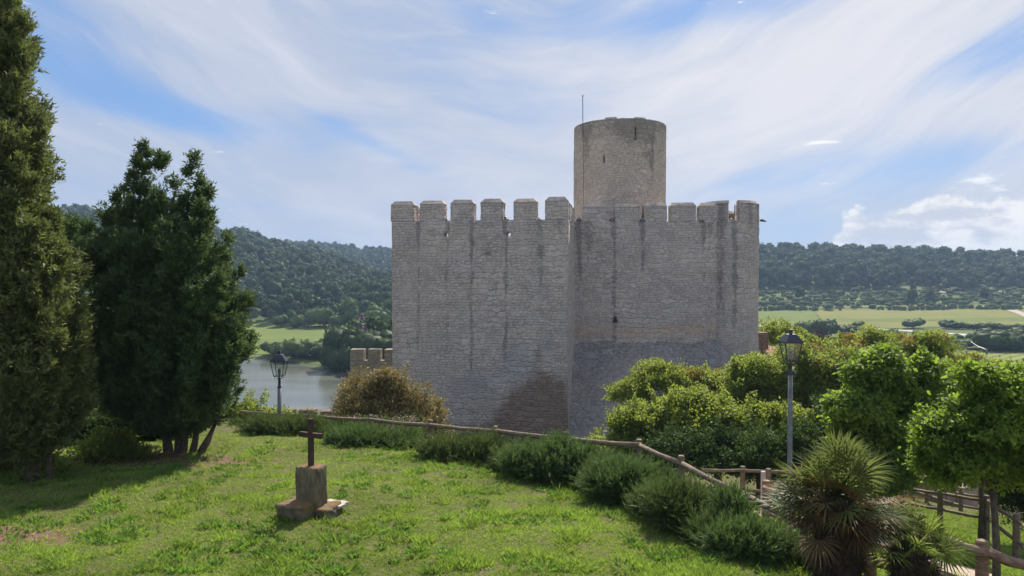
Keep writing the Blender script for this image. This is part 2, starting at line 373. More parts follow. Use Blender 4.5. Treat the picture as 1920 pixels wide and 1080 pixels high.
def grid_faces(nx, ny):
    i, j = np.meshgrid(np.arange(nx-1), np.arange(ny-1), indexing='ij'); a = (i*ny+j).ravel()
    return np.stack([a, a+ny, a+ny+1, a+1], 1)
gx_, gy_ = axis(520, -2600, 2600, 1, 9), axis(620, -40, 3200, 1, 12)
GX, GY = np.meshgrid(gx_, gy_, indexing='ij'); gxv, gyv = GX.ravel(), GY.ravel(); GZ = gz(gxv, gyv)
fd_ = fence_d(gxv, gyv)
def bare(x, y):
    b = np.exp(-(((x+6.9)/1.1)**2+((y-9.55)/.42)**2))*1.6+np.exp(-(((x+7.0)/.9)**2+((y-9.0)/.35)**2))*.8+np.exp(-(((x+5.75)/.55)**2+((y-14.1)/.5)**2))*1.1
    b = b+np.exp(-(((x+7.6)/1.6)**2+((y-14.6)/1.0)**2))*.9
    return b+sst(.60, .74, fbm(x*3.6, y*3.6, 21))*.65
m, x = mat('ground_soil_and_turf')
pos = x.node('ShaderNodeNewGeometry').outputs['Position']
n1 = x.noise(pos, 2.2, 6, .65); n2 = x.noise(pos, 14, 5, .7); n3 = x.noise(pos, .02, 4, .6)
at = lambda nm: x.node('ShaderNodeAttribute', attribute_name=nm).outputs['Fac']
turf = x.mix(x.smooth(n2, .35, .65), (.06, .075, .02), (.15, .14, .06)); soil = x.mix(x.smooth(n2, .3, .7), (.10, .06, .038), (.22, .15, .10))
c = x.mix(x.smooth(x.math('ADD', at('bare'), x.math('MULTIPLY', x.math('SUBTRACT', n1, .5), .6)), .35, .7), turf, soil)
val = x.mix(x.smooth(n3, .4, .6), (.075, .105, .03), (.15, .17, .06))
c = x.mix(at('valley'), c, val)
c = x.mix(at('path'), c, x.mix(x.smooth(n2, .35, .65), (.36, .27, .20), (.55, .45, .36)))
out(x, pbr(x, c, .95, n2, .03, .6, spec=.1)); M['ground'] = m
pathm = sst(1.0, .55, np.abs(fd_-5.6-.25*np.sin(gxv*.8)))*sst(3.0, 4.5, gxv)*sst(13, 9, np.abs(gxv-10))*.9
gr = np_mesh('ground', np.stack([gxv, gyv, GZ], 1), grid_faces(520, 620), M['ground'], smooth=True,
             attrs={'bare': bare(gxv, gyv), 'valley': sst(55, 90, gyv), 'path': pathm}); tag(gr, kind='structure')
# lake
m, x = mat('lake_water'); pos = x.node('ShaderNodeNewGeometry').outputs['Position']
wn = x.noise(x.vmath('MULTIPLY', pos, (.5, 1.4, 1)), 1.1, 4, .6); wb = x.noise(x.vmath('MULTIPLY', pos, (.03, .12, 1)), 1.0, 3, .6)
out(x, pbr(x, x.mix(x.smooth(wb, .42, .6), (.10, .11, .085), (.15, .155, .13)), x.math('ADD', .10, x.math('MULTIPLY', wb, .12)), wn, .12, .35, spec=.5)); M['water'] = m
wx, wy = np.meshgrid(np.linspace(-420, -8, 60), np.linspace(62, 420, 50), indexing='ij')
lk = np_mesh('lake_water', np.stack([wx.ravel(), wy.ravel(), np.full(wx.size, -20.6+CZ)], 1), grid_faces(60, 50), M['water']); tag(lk, kind='structure')

# ------------------------------------------------------------------ field sheets
def sheet(name, quad, mt, lift=.12, n=60, kind='structure'):
    """quad: four (x,y) ground corners"""
    q = np.array(quad, float); s, t = np.meshgrid(np.linspace(0, 1, n), np.linspace(0, 1, n), indexing='ij'); s = s.ravel()[:, None]; t = t.ravel()[:, None]
    p = (q[0]*(1-s)+q[1]*s)*(1-t)+(q[3]*(1-s)+q[2]*s)*t
    z = gz(p[:, 0], p[:, 1])+lift
    o = np_mesh(name, np.column_stack([p, z]), grid_faces(n, n), mt, smooth=True); tag(o, kind=kind); return o
def field_mat(name, a, b, rows=1.4, ang=.2):
    m, x = mat(name); pos = x.node('ShaderNodeNewGeometry').outputs['Position']
    mp = x.node('ShaderNodeMapping', inp={0: pos}); mp.inputs['Rotation'].default_value = (0, 0, ang)
    wv_ = x.node('ShaderNodeTexWave', inp={'Vector': mp.outputs[0], 'Scale': 1/rows*.3, 'Distortion': 1.2, 'Detail': 2}).outputs[1]
    n1 = x.noise(pos, .06, 5, .6); n2 = x.noise(x.vmath('MULTIPLY', pos, (1, .6, 1)), 1.2, 4, .7)
    f = x.math('ADD', x.math('MULTIPLY', wv_, .35), x.math('ADD', x.math('MULTIPLY', n1, .45), x.math('MULTIPLY', n2, .35)))
    out(x, pbr(x, x.mix(x.smooth(f, .35, .8), a, b), .95, n2, .3, .5, spec=.05)); return m
M['f1'] = field_mat('ripe_field', (.15, .16, .045), (.225, .22, .075)); M['f2'] = field_mat('green_field', (.09, .13, .035), (.19, .22, .07), 2.5, 1.4)
M['f3'] = field_mat('meadow', (.13, .16, .05), (.24, .25, .085), 3, .9); M['road'] = simple('pale_road', (.45, .43, .40), .9, var=.12, scale=.3)
def gx2(px, py, zr=-20.0):   # ground point under a photo pixel on the valley floor
    Y = -zr/((py-520)/F); return ((px-960)/F*Y, Y)
sheet('wheat_field', [gx2(1548, 613), gx2(2150, 613), gx2(2150, 586.5), gx2(1528, 587)], M['f1'])
sheet('green_field', [gx2(1420, 607), gx2(1545, 612), gx2(1522, 587), gx2(1420, 587)], M['f2'])
sheet('green_strip', [gx2(1545, 603.5), gx2(2150, 602.5), gx2(2150, 599), gx2(1540, 600)], M['f2'], .2)
sheet('near_field', [gx2(1690, 740), gx2(2200, 740), gx2(2200, 652), gx2(1690, 652)], M['f3'])
sheet('strip_field', [gx2(1600, 648), gx2(1850, 645), gx2(1850, 626), gx2(1600, 622)], M['f2'])
sheet('lakeside_meadow', [gx2(380, 668), gx2(600, 662), gx2(680, 618), gx2(380, 618)], M['f2'])
sheet('road', [gx2(1640, 617), gx2(1850, 634), gx2(1850, 631), gx2(1640, 614.5)], M['road'], .25)
sheet('farm_track', [gx2(1425, 609), gx2(1492, 609.5), gx2(1492, 607.5), gx2(1425, 607)], M['road'], .25)
def strip_far(name, px0, px1, Y, h, mt, w=2.5):
    sheet(name, [((px0-960)/F*Y, Y-w), ((px1-960)/F*Y, Y-w), ((px1-960)/F*Y, Y+w), ((px0-960)/F*Y, Y+w)], mt, h, 30)
for k, Y in enumerate((412, 426, 440, 452)):
    strip_far('terrace_field', 1425, 2050, Y, .2, M['f2'] if k % 2 else M['f3'], 3.6)
M['earth'] = simple('terrace_earth', (.40, .32, .26), .95, var=.2, scale=.4)
strip_far('terrace_path', 1640, 1690, 466, .5, M['earth'], 2.0); strip_far('terrace_path', 1748, 1885, 467, .5, M['earth'], 2.0)
sheet('dirt_track', [gx2(1888, 588), gx2(1925, 601), gx2(1945, 599), gx2(1908, 588)], M['earth'], .3)

# ------------------------------------------------------------------ castle
def shell(name, fn, nu, nv, mk, thick, mt, parent, closed=False, uvs=None, attrs=None, bottom=False):
    """fn(i,j,layer)->(n,3) arrays on the vertex grid; mk (nu,nv) cell mask"""
    cu = nu if closed else nu+1; I, J = np.meshgrid(np.arange(cu), np.arange(nv+1), indexing='ij')
    A = fn(I.ravel(), J.ravel(), 0); B = fn(I.ravel(), J.ravel(), 1); n = len(A)
    vid = lambda i, j, L: (i % cu)*(nv+1)+j+L*n
    fs = []
    def on(i, j):
        if closed: i %= nu
        return 0 <= i < nu and 0 <= j < nv and mk[i, j]
    for i in range(nu):
        for j in range(nv):
            if not mk[i, j]: continue
            a, b, c, d = vid(i, j, 0), vid(i+1, j, 0), vid(i+1, j+1, 0), vid(i, j+1, 0)
            fs.append((a, b, c, d)); fs.append((a+n, d+n, c+n, b+n))
            if not on(i, j-1) : fs.append((a, a+n, b+n, b))
            if not on(i, j+1): fs.append((d, c, c+n, d+n))
            if not on(i-1, j): fs.append((a, d, d+n, a+n))
            if not on(i+1, j): fs.append((b, b+n, c+n, c))
    uv = np.concatenate([uvs(I.ravel(), J.ravel())+0, uvs(I.ravel(), J.ravel())+np.array([thick*.7, thick*.5])])
    at_ = {k: np.concatenate([v, v*0]) for k, v in (attrs(uv[:n]) if attrs else {}).items()}
    return np_mesh(name, np.concatenate([A, B]), fs, mt, parent, uv=uv, attrs=at_)
castle = thing('castle', 'massive grey stone castle with battlements and a tall round tower, standing beyond the fence', 'castle', (3, 40, -9+CZ))
BOT = -10.5
Apt = np.array([-6.25, 37.5]); Bpt = np.array([2.8, 36.0]); Wl = np.linalg.norm(Bpt-Apt); wd = (Bpt-Apt)/Wl; nd = np.array([-wd[1], wd[0]])
def streaks(u, z, cs, top):
    s = 0
    for (c, wdt, z1, amp) in cs:
        cc = c+(fbm(z*.8, z*0+c, 31)-.5)*.28; ww = wdt*(.35+fbm(z*2.3, z*0+c*3, 33)*1.3)
        s = s+amp*.85*np.exp(-((u-cc)/ww)**2)*sst(z1-1.5, z1+1.5, z)*(.15+1.35*fbm(z*1.6, u*5, 35))
    return s
def px2u(px):   # photo x on the left block face -> metres along it
    k = (px-960)/F; t = (k*Apt[1]-Apt[0])/(wd[0]-k*wd[1]); return t
ZL = 2.90
LST = [(px2u(785), .12, -4.5, 1.0), (px2u(838), .11, -5, .85), (px2u(885), .13, -5.5, 1.0), (px2u(948), .14, -5, 1.0), (px2u(1012), .2, -1.2, .9), (px2u(1050), .25, -1.5, .5), (px2u(990), .1, -4, .35)]
def lattr(uv):
    u, z = uv[:, 0], uv[:, 1]
    st = streaks(u, z, LST, ZL)+sst(1.2, 3.2, z)*.28*(.4+fbm(u*2, z*2, 41))
    st = st+sst(-4.6, -7.0, z)*sst(3.2, 1.5, np.abs(u-3.6))*.25
    br = np.exp(-((u-8.0)/1.3)**2)*sst(-3.6, -6.0, z)*1.0+np.exp(-((u-6.9)/1.7)**2)*sst(-5.0, -6.6, z)*.95+np.exp(-((u-7.7)/.35)**2-((z+3.8)/.9)**2)*.6+sst(-6.4, -8, z)*.5+np.exp(-((u-5.1)/.3)**2-((z-1.2)/.3)**2)*.6
    li = np.exp(-((u-6.6)/1.1)**2-((z+4.2)/1.3)**2)*.7+np.exp(-((u-4.2)/1.6)**2-((z+5.6)/1.1)**2)*.6+np.exp(-((u-8.2)/.5)**2-((z+3.5)/1.0)**2)*.6+.15*sst(-1, -4, z)
    return {'stain': st, 'brown': br, 'lime': li}
cell = .12
def slab(name, A0, d, n, L, z0, z1, thick, mt, attrs=None, holes=(), uoff=0.0, seed=50, amp=.035, c=cell):
    nu = max(2, int(round(L/c))); nv = max(2, int(round((z1-z0)/c))); mk = np.ones((nu, nv), bool); hv = []
    for (hu, hz) in holes:
        i0 = int(round(hu/L*nu)); j0 = int(round((hz-z0)/(z1-z0)*nv)); mk[i0-1:i0+1, j0-1:j0+1] = False; hv.append((i0, j0))
    def fn(i, j, Lr):
        u = i/nu*L; z = z0+j/nv*(z1-z0)
        for (i0, j0) in hv:
            cor = (np.abs(i-i0) == 1) & (np.abs(j-j0) == 1)
            u = np.where(cor, u-(i-i0)*.035, u); z = np.where(cor, z-(j-j0)*.035, z)
        dsp = (fbm((u+uoff)*2.3, z*3.1, seed)-.5)*amp*2+(fbm((u+uoff)*.5, z*.5, seed+3)-.5)*.10
        off = (thick if Lr else dsp*(1-Lr))
        off = np.where((j == nv) & (Lr == 0), off*1.0, off)
        zz = z+np.where(j == nv, (fbm((u+uoff)*3, u*0, seed+9)-.5)*.05, 0)
        return np.stack([A0[0]+d[0]*u+n[0]*off, A0[1]+d[1]*u+n[1]*off, zz+CZ], 1)
    return shell(name, fn, nu, nv, mk, thick, mt, castle, uvs=lambda i, j: np.stack([i/nu*L+uoff, z0+j/nv*(z1-z0)], 1), attrs=attrs)
h1 = (px2u(838), (520-442)/F*37.0); h2 = (px2u(952), (520-441)/F*36.5)
slab('curtain_wall', Apt, wd, nd, Wl, BOT, ZL, .75, M['stone'], lattr, (h1, h2))
# flank of the left block and its far left side, thin inset so corners do not share planes
def flattr(uv):
    u, z = uv[:, 0], uv[:, 1]; return {'stain': .25+.3*fbm(u*2, z*1, 44)*sst(-2, 3, z), 'brown': u*0, 'lime': .3*sst(0, -4, z)}
fA = Bpt+nd*.75
slab('side_wall', fA+wd*-.003, nd, -wd, 3.9, BOT, ZL, .7, M['stone'], flattr, seed=61)
slab('side_wall', Apt+nd*.75+wd*.7, nd, -wd, 9.5, BOT, ZL, .7, M['stone'], flattr, seed=62)
mb = MB(); q = [Apt+nd*.8+wd*.7, Bpt+nd*.8-wd*.7, Bpt+nd*10-wd*.7, Apt+nd*10+wd*.7]
mb.add([(p[0], p[1], BOT+CZ) for p in q]+[(p[0], p[1], 1.1+CZ) for p in q], [(4, 5, 6, 7), (0, 1, 5, 4), (1, 2, 6, 5), (2, 3, 7, 6), (3, 0, 4, 7)]); mb.build('wall_walk', M['cap'], castle)

def merlon(A0, d, n, L, z0, h, thick, mt, cap=.21, inset=.15, uoff=0.0, attrs=None, seed=0, cap_parent=True):
    """a block with a rough face and a chamfered coping"""
    nu, nv = max(4, int(L/.1)), max(4, int(h/.1)); r = np.random.default_rng(seed+91)
    V = []; Fc = []; UV = []
    def patch(o, du, dv, lu, lv, nrm, a, b):
        k = len(V)
        for i in range(a+1):
            for j in range(b+1):
                p = o+du*(lu*i/a)+dv*(lv*j/b)
                e = 0 if i in (0, a) or j in (0, b) else (r.random()-.5)*.05
                if i in (0, a): p = p+du*((vn(j*.9, seed, 3)-.5)*.05)
                V.append(p+nrm*e); UV.append((uoff+lu*i/a+abs(nrm[0])*.31, p[2]-CZ))
        for i in range(a):
            for j in range(b):
                s0 = k+i*(b+1)+j; Fc.append((s0, s0+b+1, s0+b+2, s0+1))
    o = np.array([A0[0], A0[1], z0+CZ]); D = np.array([d[0], d[1], 0]); Nn = np.array([n[0], n[1], 0]); Z = np.array([0, 0, 1.0])
    patch(o, D, Z, L, h, -Nn, nu, nv); patch(o+D*L, Nn, Z, thick, h, D, 4, nv)
    patch(o+Nn*thick+D*L, -D, Z, L, h, Nn, nu, nv); patch(o+Nn*thick, -Nn, Z, thick, h, -D, 4, nv)
    patch(o+Z*h, D, Nn, L, thick, Z, nu, 4)
    V_ = np.array(V); uv_ = np.array(UV)
    at_ = {'stain': .12+.45*fbm(uv_[:, 0]*2+seed, uv_[:, 1]*2, 71)*sst(z0+h, z0, uv_[:, 1]), 'brown': np.zeros(len(V_)), 'lime': np.zeros(len(V_))}
    ob = np_mesh('merlon', V_, Fc, mt, castle if cap_parent is True else cap_parent, uv=uv_, attrs=at_)
    # coping: hipped slab, slightly proud and chipped
    pr = .02; cpt = []
    for (a, b, zz) in ((-pr, -pr, 0), (L+pr, -pr, 0), (L+pr, thick+pr, 0), (-pr, thick+pr, 0)): cpt.append(o+D*a+Nn*b+Z*(h+.004))
    for (a, b) in ((inset, inset*1.2), (L-inset, inset*1.2), (L-inset, thick-inset), (inset, thick-inset)):
        cpt.append(o+D*(a+(r.random()-.5)*.05)+Nn*b+Z*(h+cap+(r.random()-.5)*.05))
    c_ = MB(); c_.add(cpt, [(0, 3, 2, 1), (4, 5, 6, 7), (0, 1, 5, 4), (1, 2, 6, 5), (2, 3, 7, 6), (3, 0, 4, 7)])
    me = bpy.data.meshes.new('coping'); par = castle if cap_parent is True else cap_parent
    me.from_pydata([Vector(v)-Vector(par.location) for v in c_.v], [], c_.f)
    cp = link('coping', me, M['cap'] if cap_parent is True else mt, ob); return ob
for k, (a, b, yt) in enumerate(((733.5, 776, 380), (788, 832, 378), (845, 888, 377), (901.5, 943, 375), (963, 1006, 374), (1022, 1064.5, 372))):
    ua, ub = px2u(a), px2u(b); Yc = Apt[1]+wd[1]*(ua+ub)/2; zt = (520-yt)/F*Yc
    merlon(Apt+wd*ua+nd*.003, wd, nd, ub-ua, ZL, zt-ZL-.13, .62, M['stone'], uoff=ua, seed=k)
merlon(Bpt+nd*.9-wd*.004, nd, -wd, 1.5, ZL, .88, .6, M['stone'], seed=11); merlon(Bpt+nd*3.0-wd*.004, nd, -wd, 1.2, ZL, .85, .6, M['stone'], seed=12)
for k in range(4): merlon(Apt+nd*(1.0+2.1*k)+wd*.62, nd, -wd, 1.25, ZL, .9, .58, M['stone'], seed=14+k)
# right block
YR = 40.4; xr = lambda px: (px-960)/F*YR
ZR = (520-415)/F*YR; X0, X1 = xr(1079)-.6, xr(1345)
RST = [(xr(1086), .16, -.5, 1.0), (xr(1152), .12, -5, 1.1), (xr(1205), .13, -.5, .95), (xr(1318), .12, .2, 1.1), (xr(1330), .13, -4, .6), (xr(1105), .35, .2, .5), (xr(1350), .2, -3, .55)]
def rattr(uv):
    u, z = uv[:, 0], uv[:, 1]
    br = np.exp(-((z+3.0)/.55)**2)*(.35+.55*fbm(u*1.2, z*2, 77))*1.0+np.exp(-((u-xr(1256))/.25)**2-((z+2.9)/.2)**2)*.8+np.exp(-((u-xr(1302))/.3)**2-((z+2.9)/.15)**2)*.9
    return {'stain': streaks(u, z, RST, ZR)+sst(1.5, 3.3, z)*.2+.18*fbm(u*1.5, z*1.0, 78), 'brown': br*0, 'warm': br*1.1, 'lime': 0*z+.1}
slab('curtain_wall', np.array([X0, YR]), np.array([1., 0]), np.array([0, 1.]), X1-X0, -5.2, ZR, .8, M['stone'], rattr, uoff=X0, seed=80)
mb = MB(); mb.box(((X0+13.2)/2-.3, YR+.85+4.9, (BOT+1.9)/2+CZ), (13.2-X0+.2, 9.6, 1.9-BOT)); mb.build('wall_walk', M['cap'], castle)
for k, (a, b) in enumerate(((1093, 1139), (1153, 1198), (1207, 1250), (1257, 1304.5), (1311, 1352))):
    merlon(np.array([xr(a), YR+.003]), np.array([1., 0]), np.array([0, 1.]), xr(b)-xr(a), ZR, .86+(0 if k > 1 else -.05), .62, M['stone'], uoff=xr(a), seed=20+k)
# round corner turret
tc_ = np.array([xr(1376)+.12, YR+1.22]); TR = 1.60
tn = 72; tv = int((ZR+.98-(-4.9))/.12); mk = np.ones((tn, tv), bool); tz0, tz1 = -4.9, ZR+.98
def ang(i): return -math.pi/2+2*math.pi*i/tn
cren = tv-int(.98/.12)
for i in range(tn):
    aa = math.degrees(ang(i+.5))+90
    pxx = (tc_[0]+TR*math.cos(ang(i+.5)))
    if aa <= 180 and (abs(aa) < 3 or 0 <= aa < 4) or any(abs((aa-c0+180) % 360-180) < 8 for c0 in (100, 165, 225)): pass
for i in range(tn):
    aa = (math.degrees(ang(i+.5))+90+180) % 360-180      # 0 = facing the camera, + towards the right
    if -19 < aa < 2 or 88 < aa < 112 or 150 < aa < 172 or -150 < aa < -130: mk[i, cren:] = False
def tfn(R0, R1, cx, n, v, z0, z1, seed, amp=.04, topw=.03):
    def fn(i, j, L):
        a = -math.pi/2+2*math.pi*i/n; z = z0+(z1-z0)*j/v
        R = (R1 if L else R0+(fbm(i*.33*R0, z*3, seed)-.5)*amp*2+(fbm(np.cos(a)*2, np.sin(a)*2+z*.4, seed+5)-.5)*.08)
        zz = z+np.where(j == v, (fbm(i*.4, j*0., seed+2)-.5)*topw*2, 0)
        return np.stack([cx[0]+R*np.cos(a), cx[1]+R*np.sin(a), zz+CZ], 1)
    return fn
def tattr(uv):
    u, z = uv[:, 0], uv[:, 1]; Lc = 2*math.pi*TR; uu = (u+Lc/2) % Lc-Lc/2
    st = streaks(uu, z, [(-.2, .15, -3.2, 1.1), (-.95, .25, -2.2, .8), (.7, .2, -1, .5), (1.5, .3, -2, .4)], ZR)+.12+sst(2.5, 4, z)*.3
    return {'stain': st, 'brown': .5*sst(-2.2, -3.6, z)*fbm(u*2, z*2, 8), 'lime': .6*sst(-2.8, -4, z)}
shell('corner_turret', tfn(TR, TR-.55, tc_, tn, tv, tz0, tz1, 90), tn, tv, mk, .5, M['stone'], castle, True, lambda i, j: np.stack([((i+tn//2) % tn-tn//2)*2*math.pi*TR/tn, tz0+(tz1-tz0)*j/tv], 1), tattr)
for (a0, a1) in ((2, 88), (-76, -19), (-130, -90), (112, 150)):
    b = MB(); k = 10; vs = []
    for t in range(k+1):
        a = math.radians(a0+(a1-a0)*t/k-90)
        for R, z in ((TR+.03, 0), (TR-.10, .17), (TR-.45, .17), (TR-.56, 0)): vs.append((tc_[0]+R*math.cos(a), tc_[1]+R*math.sin(a), tz1+CZ+.005+z))
    fs = [(4*t+q_, 4*t+(q_+1) % 4, 4*t+4+(q_+1) % 4, 4*t+4+q_) for t in range(k) for q_ in range(4)]+[(3, 2, 1, 0), (4*k, 4*k+1, 4*k+2, 4*k+3)]
    b.add(vs, fs); b.build('coping', M['cap'], castle)
# far parapet of the right block seen between the merlons
merlon(np.array([12.0, YR+5.5]), np.array([1., 0]), np.array([0, 1.]), 2.2, 1.9, 2.15, .5, M['brick'], seed=40)
slab('side_wall', np.array([13.55, YR+2.2]), np.array([0., 1]), np.array([-1., 0]), 8.0, BOT, ZR, .7, M['stone'], flattr, seed=66, c=.2)
# sloping rubble base
def tal_fn(i, j, L):
    n_u = 120; n_v = 56; t = i/n_u; v = j/n_v; X = 2.3+t*12.6
    bul = np.exp(-((X-tc_[0])/1.5)**4)*1.35
    zt = -3.52-.85*sst(11.3, 12.6, X)-.06*np.sin(X*2.1)+(fbm(X*1.3, X*0, 12)-.5)*.12; zb = BOT
    z = zb+(zt-zb)*v
    Yt = YR+.10-.30*bul-sst(11.0, 12.3, X)*.25; Yb = YR-4.5-1.9
    drop = (zt-z)/(-3.52-BOT)
    Y = Yt-(4.4*1.35)*drop+sst(13.4, 15.0, X)*3.0
    dsp = (fbm(X*2.8, z*3.4, 97)-.5)*.18
    o_ = np.where(v >= 1, 0, 1)
    return np.stack([X, Y+dsp+L*1.2, z+CZ+L*-.3], 1)
shell('sloping_base', tal_fn, 120, 56, np.ones((120, 56), bool), 1, M['rubble'], castle, uvs=lambda i, j: np.stack([i*12.6/120, j*.145], 1),
      attrs=lambda uv: {'stain': .12+.3*fbm(uv[:, 0], uv[:, 1], 15)+.14*sst(5.2, 8.0, uv[:, 1])+.3*sst(1.2, 0, uv[:, 0]), 'brown': uv[:, 0]*0, 'lime': .08*sst(5, 0, uv[:, 1])})
# great round tower
TC = np.array([(1161-960)/F*46.1, 46.1]); R = 2.90; n_ = 152; z0_, z1_ = 1.0, 9.52; v_ = 71
mk = np.ones((n_, v_), bool); dz = (z1_-z0_)/v_
def tcell(px, py):
    x_ = (px-960)/F; k = 43.3
    for _ in range(6):
        X = x_*k; a = math.asin(max(-1, min(1, (X-TC[0])/R))); k = TC[1]-R*math.cos(a)
    return int(round(a/(2*math.pi)*n_)) % n_, int(((520-py)/F*k-z0_)/dz)
ci, cj = tcell(1187.5, 252); mk[ci, cj-3:cj+4] = False
ci, cj = tcell(1129.5, 297); mk[ci, cj-2:cj+2] = False
ci, cj = tcell(1221, 283); mk[ci, cj] = False
def tw_attr(uv):
    u, z = uv[:, 0], uv[:, 1]; Lc = 2*math.pi*R; uu = (u+Lc/2) % Lc-Lc/2
    st = sst(7.6, 9.4, z)*.55+np.exp(-((uu-.35)/.9)**2)*sst(6.8, 8.6, z)*.6+streaks(uu, z, [(1.7, .2, 5.5, 1.0), (1.3, .25, 4.5, .5), (-2.6, .3, 6, .8)], 9)+.35*np.exp(-((z-7.35-.06*uu)/.18)**2)*sst(-2.0, .5, uu)
    st = st+np.exp(-((uu+.1)/1.2)**2-((z-3.9)/1.0)**2)*.5
    br = .75*sst(1.9, 3.0, uu)*sst(6.4, 4.5, z)+.45*sst(-1.8, -2.8, uu)*sst(3, 6, z)*.8+.3*sst(2.5, 5, z)*sst(7.5, 6, z)*sst(-.5, -2.5, uu)
    return {'stain': st, 'brown': br*.6, 'lime': .1+0*u}
tw = shell('round_tower', tfn(R, R-.75, TC, n_, v_, z0_, z1_, 111, .03, .02), n_, v_, mk, .6, M['tower'], castle, True, lambda i, j: np.stack([((i+n_//2) % n_-n_//2)*2*math.pi*R/n_, z0_+dz*j], 1), tw_attr)
mb = MB(); mb.lathe((TC[0], TC[1], 7.85+CZ), [(R-.8, 0), (R-.8, .15)], 40); mb.build('tower_floor', M['cap'], castle)
for (a0, a1, h) in ((-26, -12, .10), (10, 24, .08), (150, 175, .1)):
    b = MB(); vs = []; k = 6
    for t in range(k+1):
        a = math.radians(a0+(a1-a0)*t/k-90)
        for R_, z in ((R-.01, -.03), (R-.02, h), (R-.6, h), (R-.7, -.03)): vs.append((TC[0]+R_*math.cos(a), TC[1]+R_*math.sin(a), z1_+CZ+z))
    b.add(vs, [(4*t+q_, 4*t+(q_+1) % 4, 4*t+4+(q_+1) % 4, 4*t+4+q_) for t in range(k) for q_ in range(4)]+[(3, 2, 1, 0), (4*k, 4*k+1, 4*k+2, 4*k+3)]); b.build('coping', M['tower'], castle)
mb = MB(); p = P(1241, 337, 46.0); mb.box(p+np.array([-.02, 0, 0]), (.34, .5, .3)); mb.box(p+np.array([-.2, 0, -.28]), (.3, .4, .26)); mb.build('corbel', M['rubble'], castle)
# lightning rod with its down cable
mb = MB(); b0 = P(1093, 235, 43.9); t0 = P(1092.6, 181, 43.9); mb.tube([b0-np.array([0, 0, .6]), t0], .022, 6); mb.tube([t0, t0+np.array([0, 0, .14])], .012, 6)
for k in range(6):
    a = k*math.pi/3; mb.tube([t0, t0+np.array([.11*math.cos(a), .11*math.sin(a), .05])], .01, 5)
mb.tube([P(1093.5, 235, 43.95), P(1094, 300, 43.95), P(1094, 412, 43.95)], .013, 5); mb.build('lightning_rod', M['metal'], castle)
# floodlights set in the crenels
def flood(px, py, Y, s=.2):
    c0 = P(px, py, Y); b = MB(); b.lathe((c0[0], c0[1], c0[2]), [(s*1.05, -.05), (s*1.1, .0), (s*.35, .13), (s*.1, .15)], 10); b.tube([c0+np.array([0, .1, -.12]), c0], .03, 6); return b.build('floodlight', M['galv'], castle)
for px, py, Y in ((1085.5, 412.5, 40.5), (1147, 413.5, 40.5), (1205, 413, 40.5), (1315, 414, 40.5), (1371, 414.5, 40.9), (948, 411, 37.1), (838, 415, 37.3), (1008, 411, 36.9)): flood(px, py, Y, .16)
mb = MB(); p = P(1427, 414, 41.4); mb.add([p+np.array(v) for v in ((0, -.2, .08), (.26, -.15, -.03), (.26, .15, -.03), (0, .2, .08), (0, -.2, -.02), (.26, -.15, -.06), (.26, .15, -.06), (0, .2, -.02))], [(0, 1, 2, 3), (7, 6, 5, 4), (0, 4, 5, 1), (1, 5, 6, 2), (2, 6, 7, 3), (3, 7, 4, 0)]); mb.build('floodlight', M['metal'], castle)
# drain spouts / socket holes
mb = MB(); p = P(1154, 597, 40.34); mb.box(p, (.13, .14, .2)); mb.box(p+np.array([0, 0, -.14]), (.2, .14, .12)); mb.build('socket', M['metal'], castle)

# low battlemented outworks
def low_wall(label, A0, d, n, L, z0, z1, mer, mt, th=.5, cat='wall'):
    global castle
    t = thing('battlemented_wall', label, cat, (A0[0], A0[1], z0+CZ), None); keep = castle; castle = t
    slab('wall', np.array(A0), d, n, L, z0, z1, th, mt, lambda uv: {'stain': .15+.2*fbm(uv[:, 0], uv[:, 1], 5), 'brown': uv[:, 0]*0+.1, 'lime': uv[:, 0]*0}, seed=130, c=.15)
    for k, (a, b, h) in enumerate(mer): merlon(np.array(A0)+d*a+n*.003, d, n, b-a, z1, h, th-.03, mt, cap=.04, inset=.03, seed=140+k, cap_parent=t)
    castle = keep
dl = np.array([math.cos(-.05), math.sin(-.05)]); nl = np.array([-dl[1], dl[0]])
a0 = P(656, 600, 45.5)[:2]
low_wall('low tan ashlar wall with three square merlons, beside the castle above the lake', a0, dl, nl, 3.3, -11, -5.28, ((0, .86, .7), (1.12, 1.92, .7), (2.2, 3.2, .7)), M['ashlar'], .65)
a1 = P(529, 780, 37)[:2]
low_wall('low brown battlemented wall just behind the left end of the fence', a1, np.array([1., 0]), np.array([0, 1.]), 2.7, -11, -7.75, ((0.02, .58, .9), (.88, 1.68, .88), (1.98, 2.55, .82)), M['brick'], .5)
# small house with a tiled roof right of the castle
h = thing('stone_house', 'small brick house with a red tiled roof, tucked behind the right foot of the castle', 'house', (15.3, 46, -9+CZ))
p = P(1435, 652, 43.8); mb = MB(); mb.box((p[0]-.1, p[1]+.5, p[2]+.36), (.62, .9, 1.1)); mb.build('chimney', M['brick'], h)
mb = MB(); e = [P(1426, 668, 42.6), P(1475, 672, 42.6), P(1468, 652, 47), P(1432, 651, 47)]; mb.add([v for v in e]+[v-np.array([0, 0, .18]) for v in e], [(0, 1, 2, 3), (7, 6, 5, 4), (0, 4, 5, 1), (1, 5, 6, 2), (2, 6, 7, 3), (3, 7, 4, 0)])
for k in range(9):
    s = k/8; mb.tube([e[0]*(1-s)+e[1]*s+np.array([0, 0, .03]), e[3]*(1-s)+e[2]*s+np.array([0, 0, .03])], .07, 6)
mb.build('roof', M['tile'], h)
mb = MB(); mb.box((15.2, 44.9, -7.4+CZ), (1.35, 4.2, 4.2)); mb.build('wall', M['brick'], h)

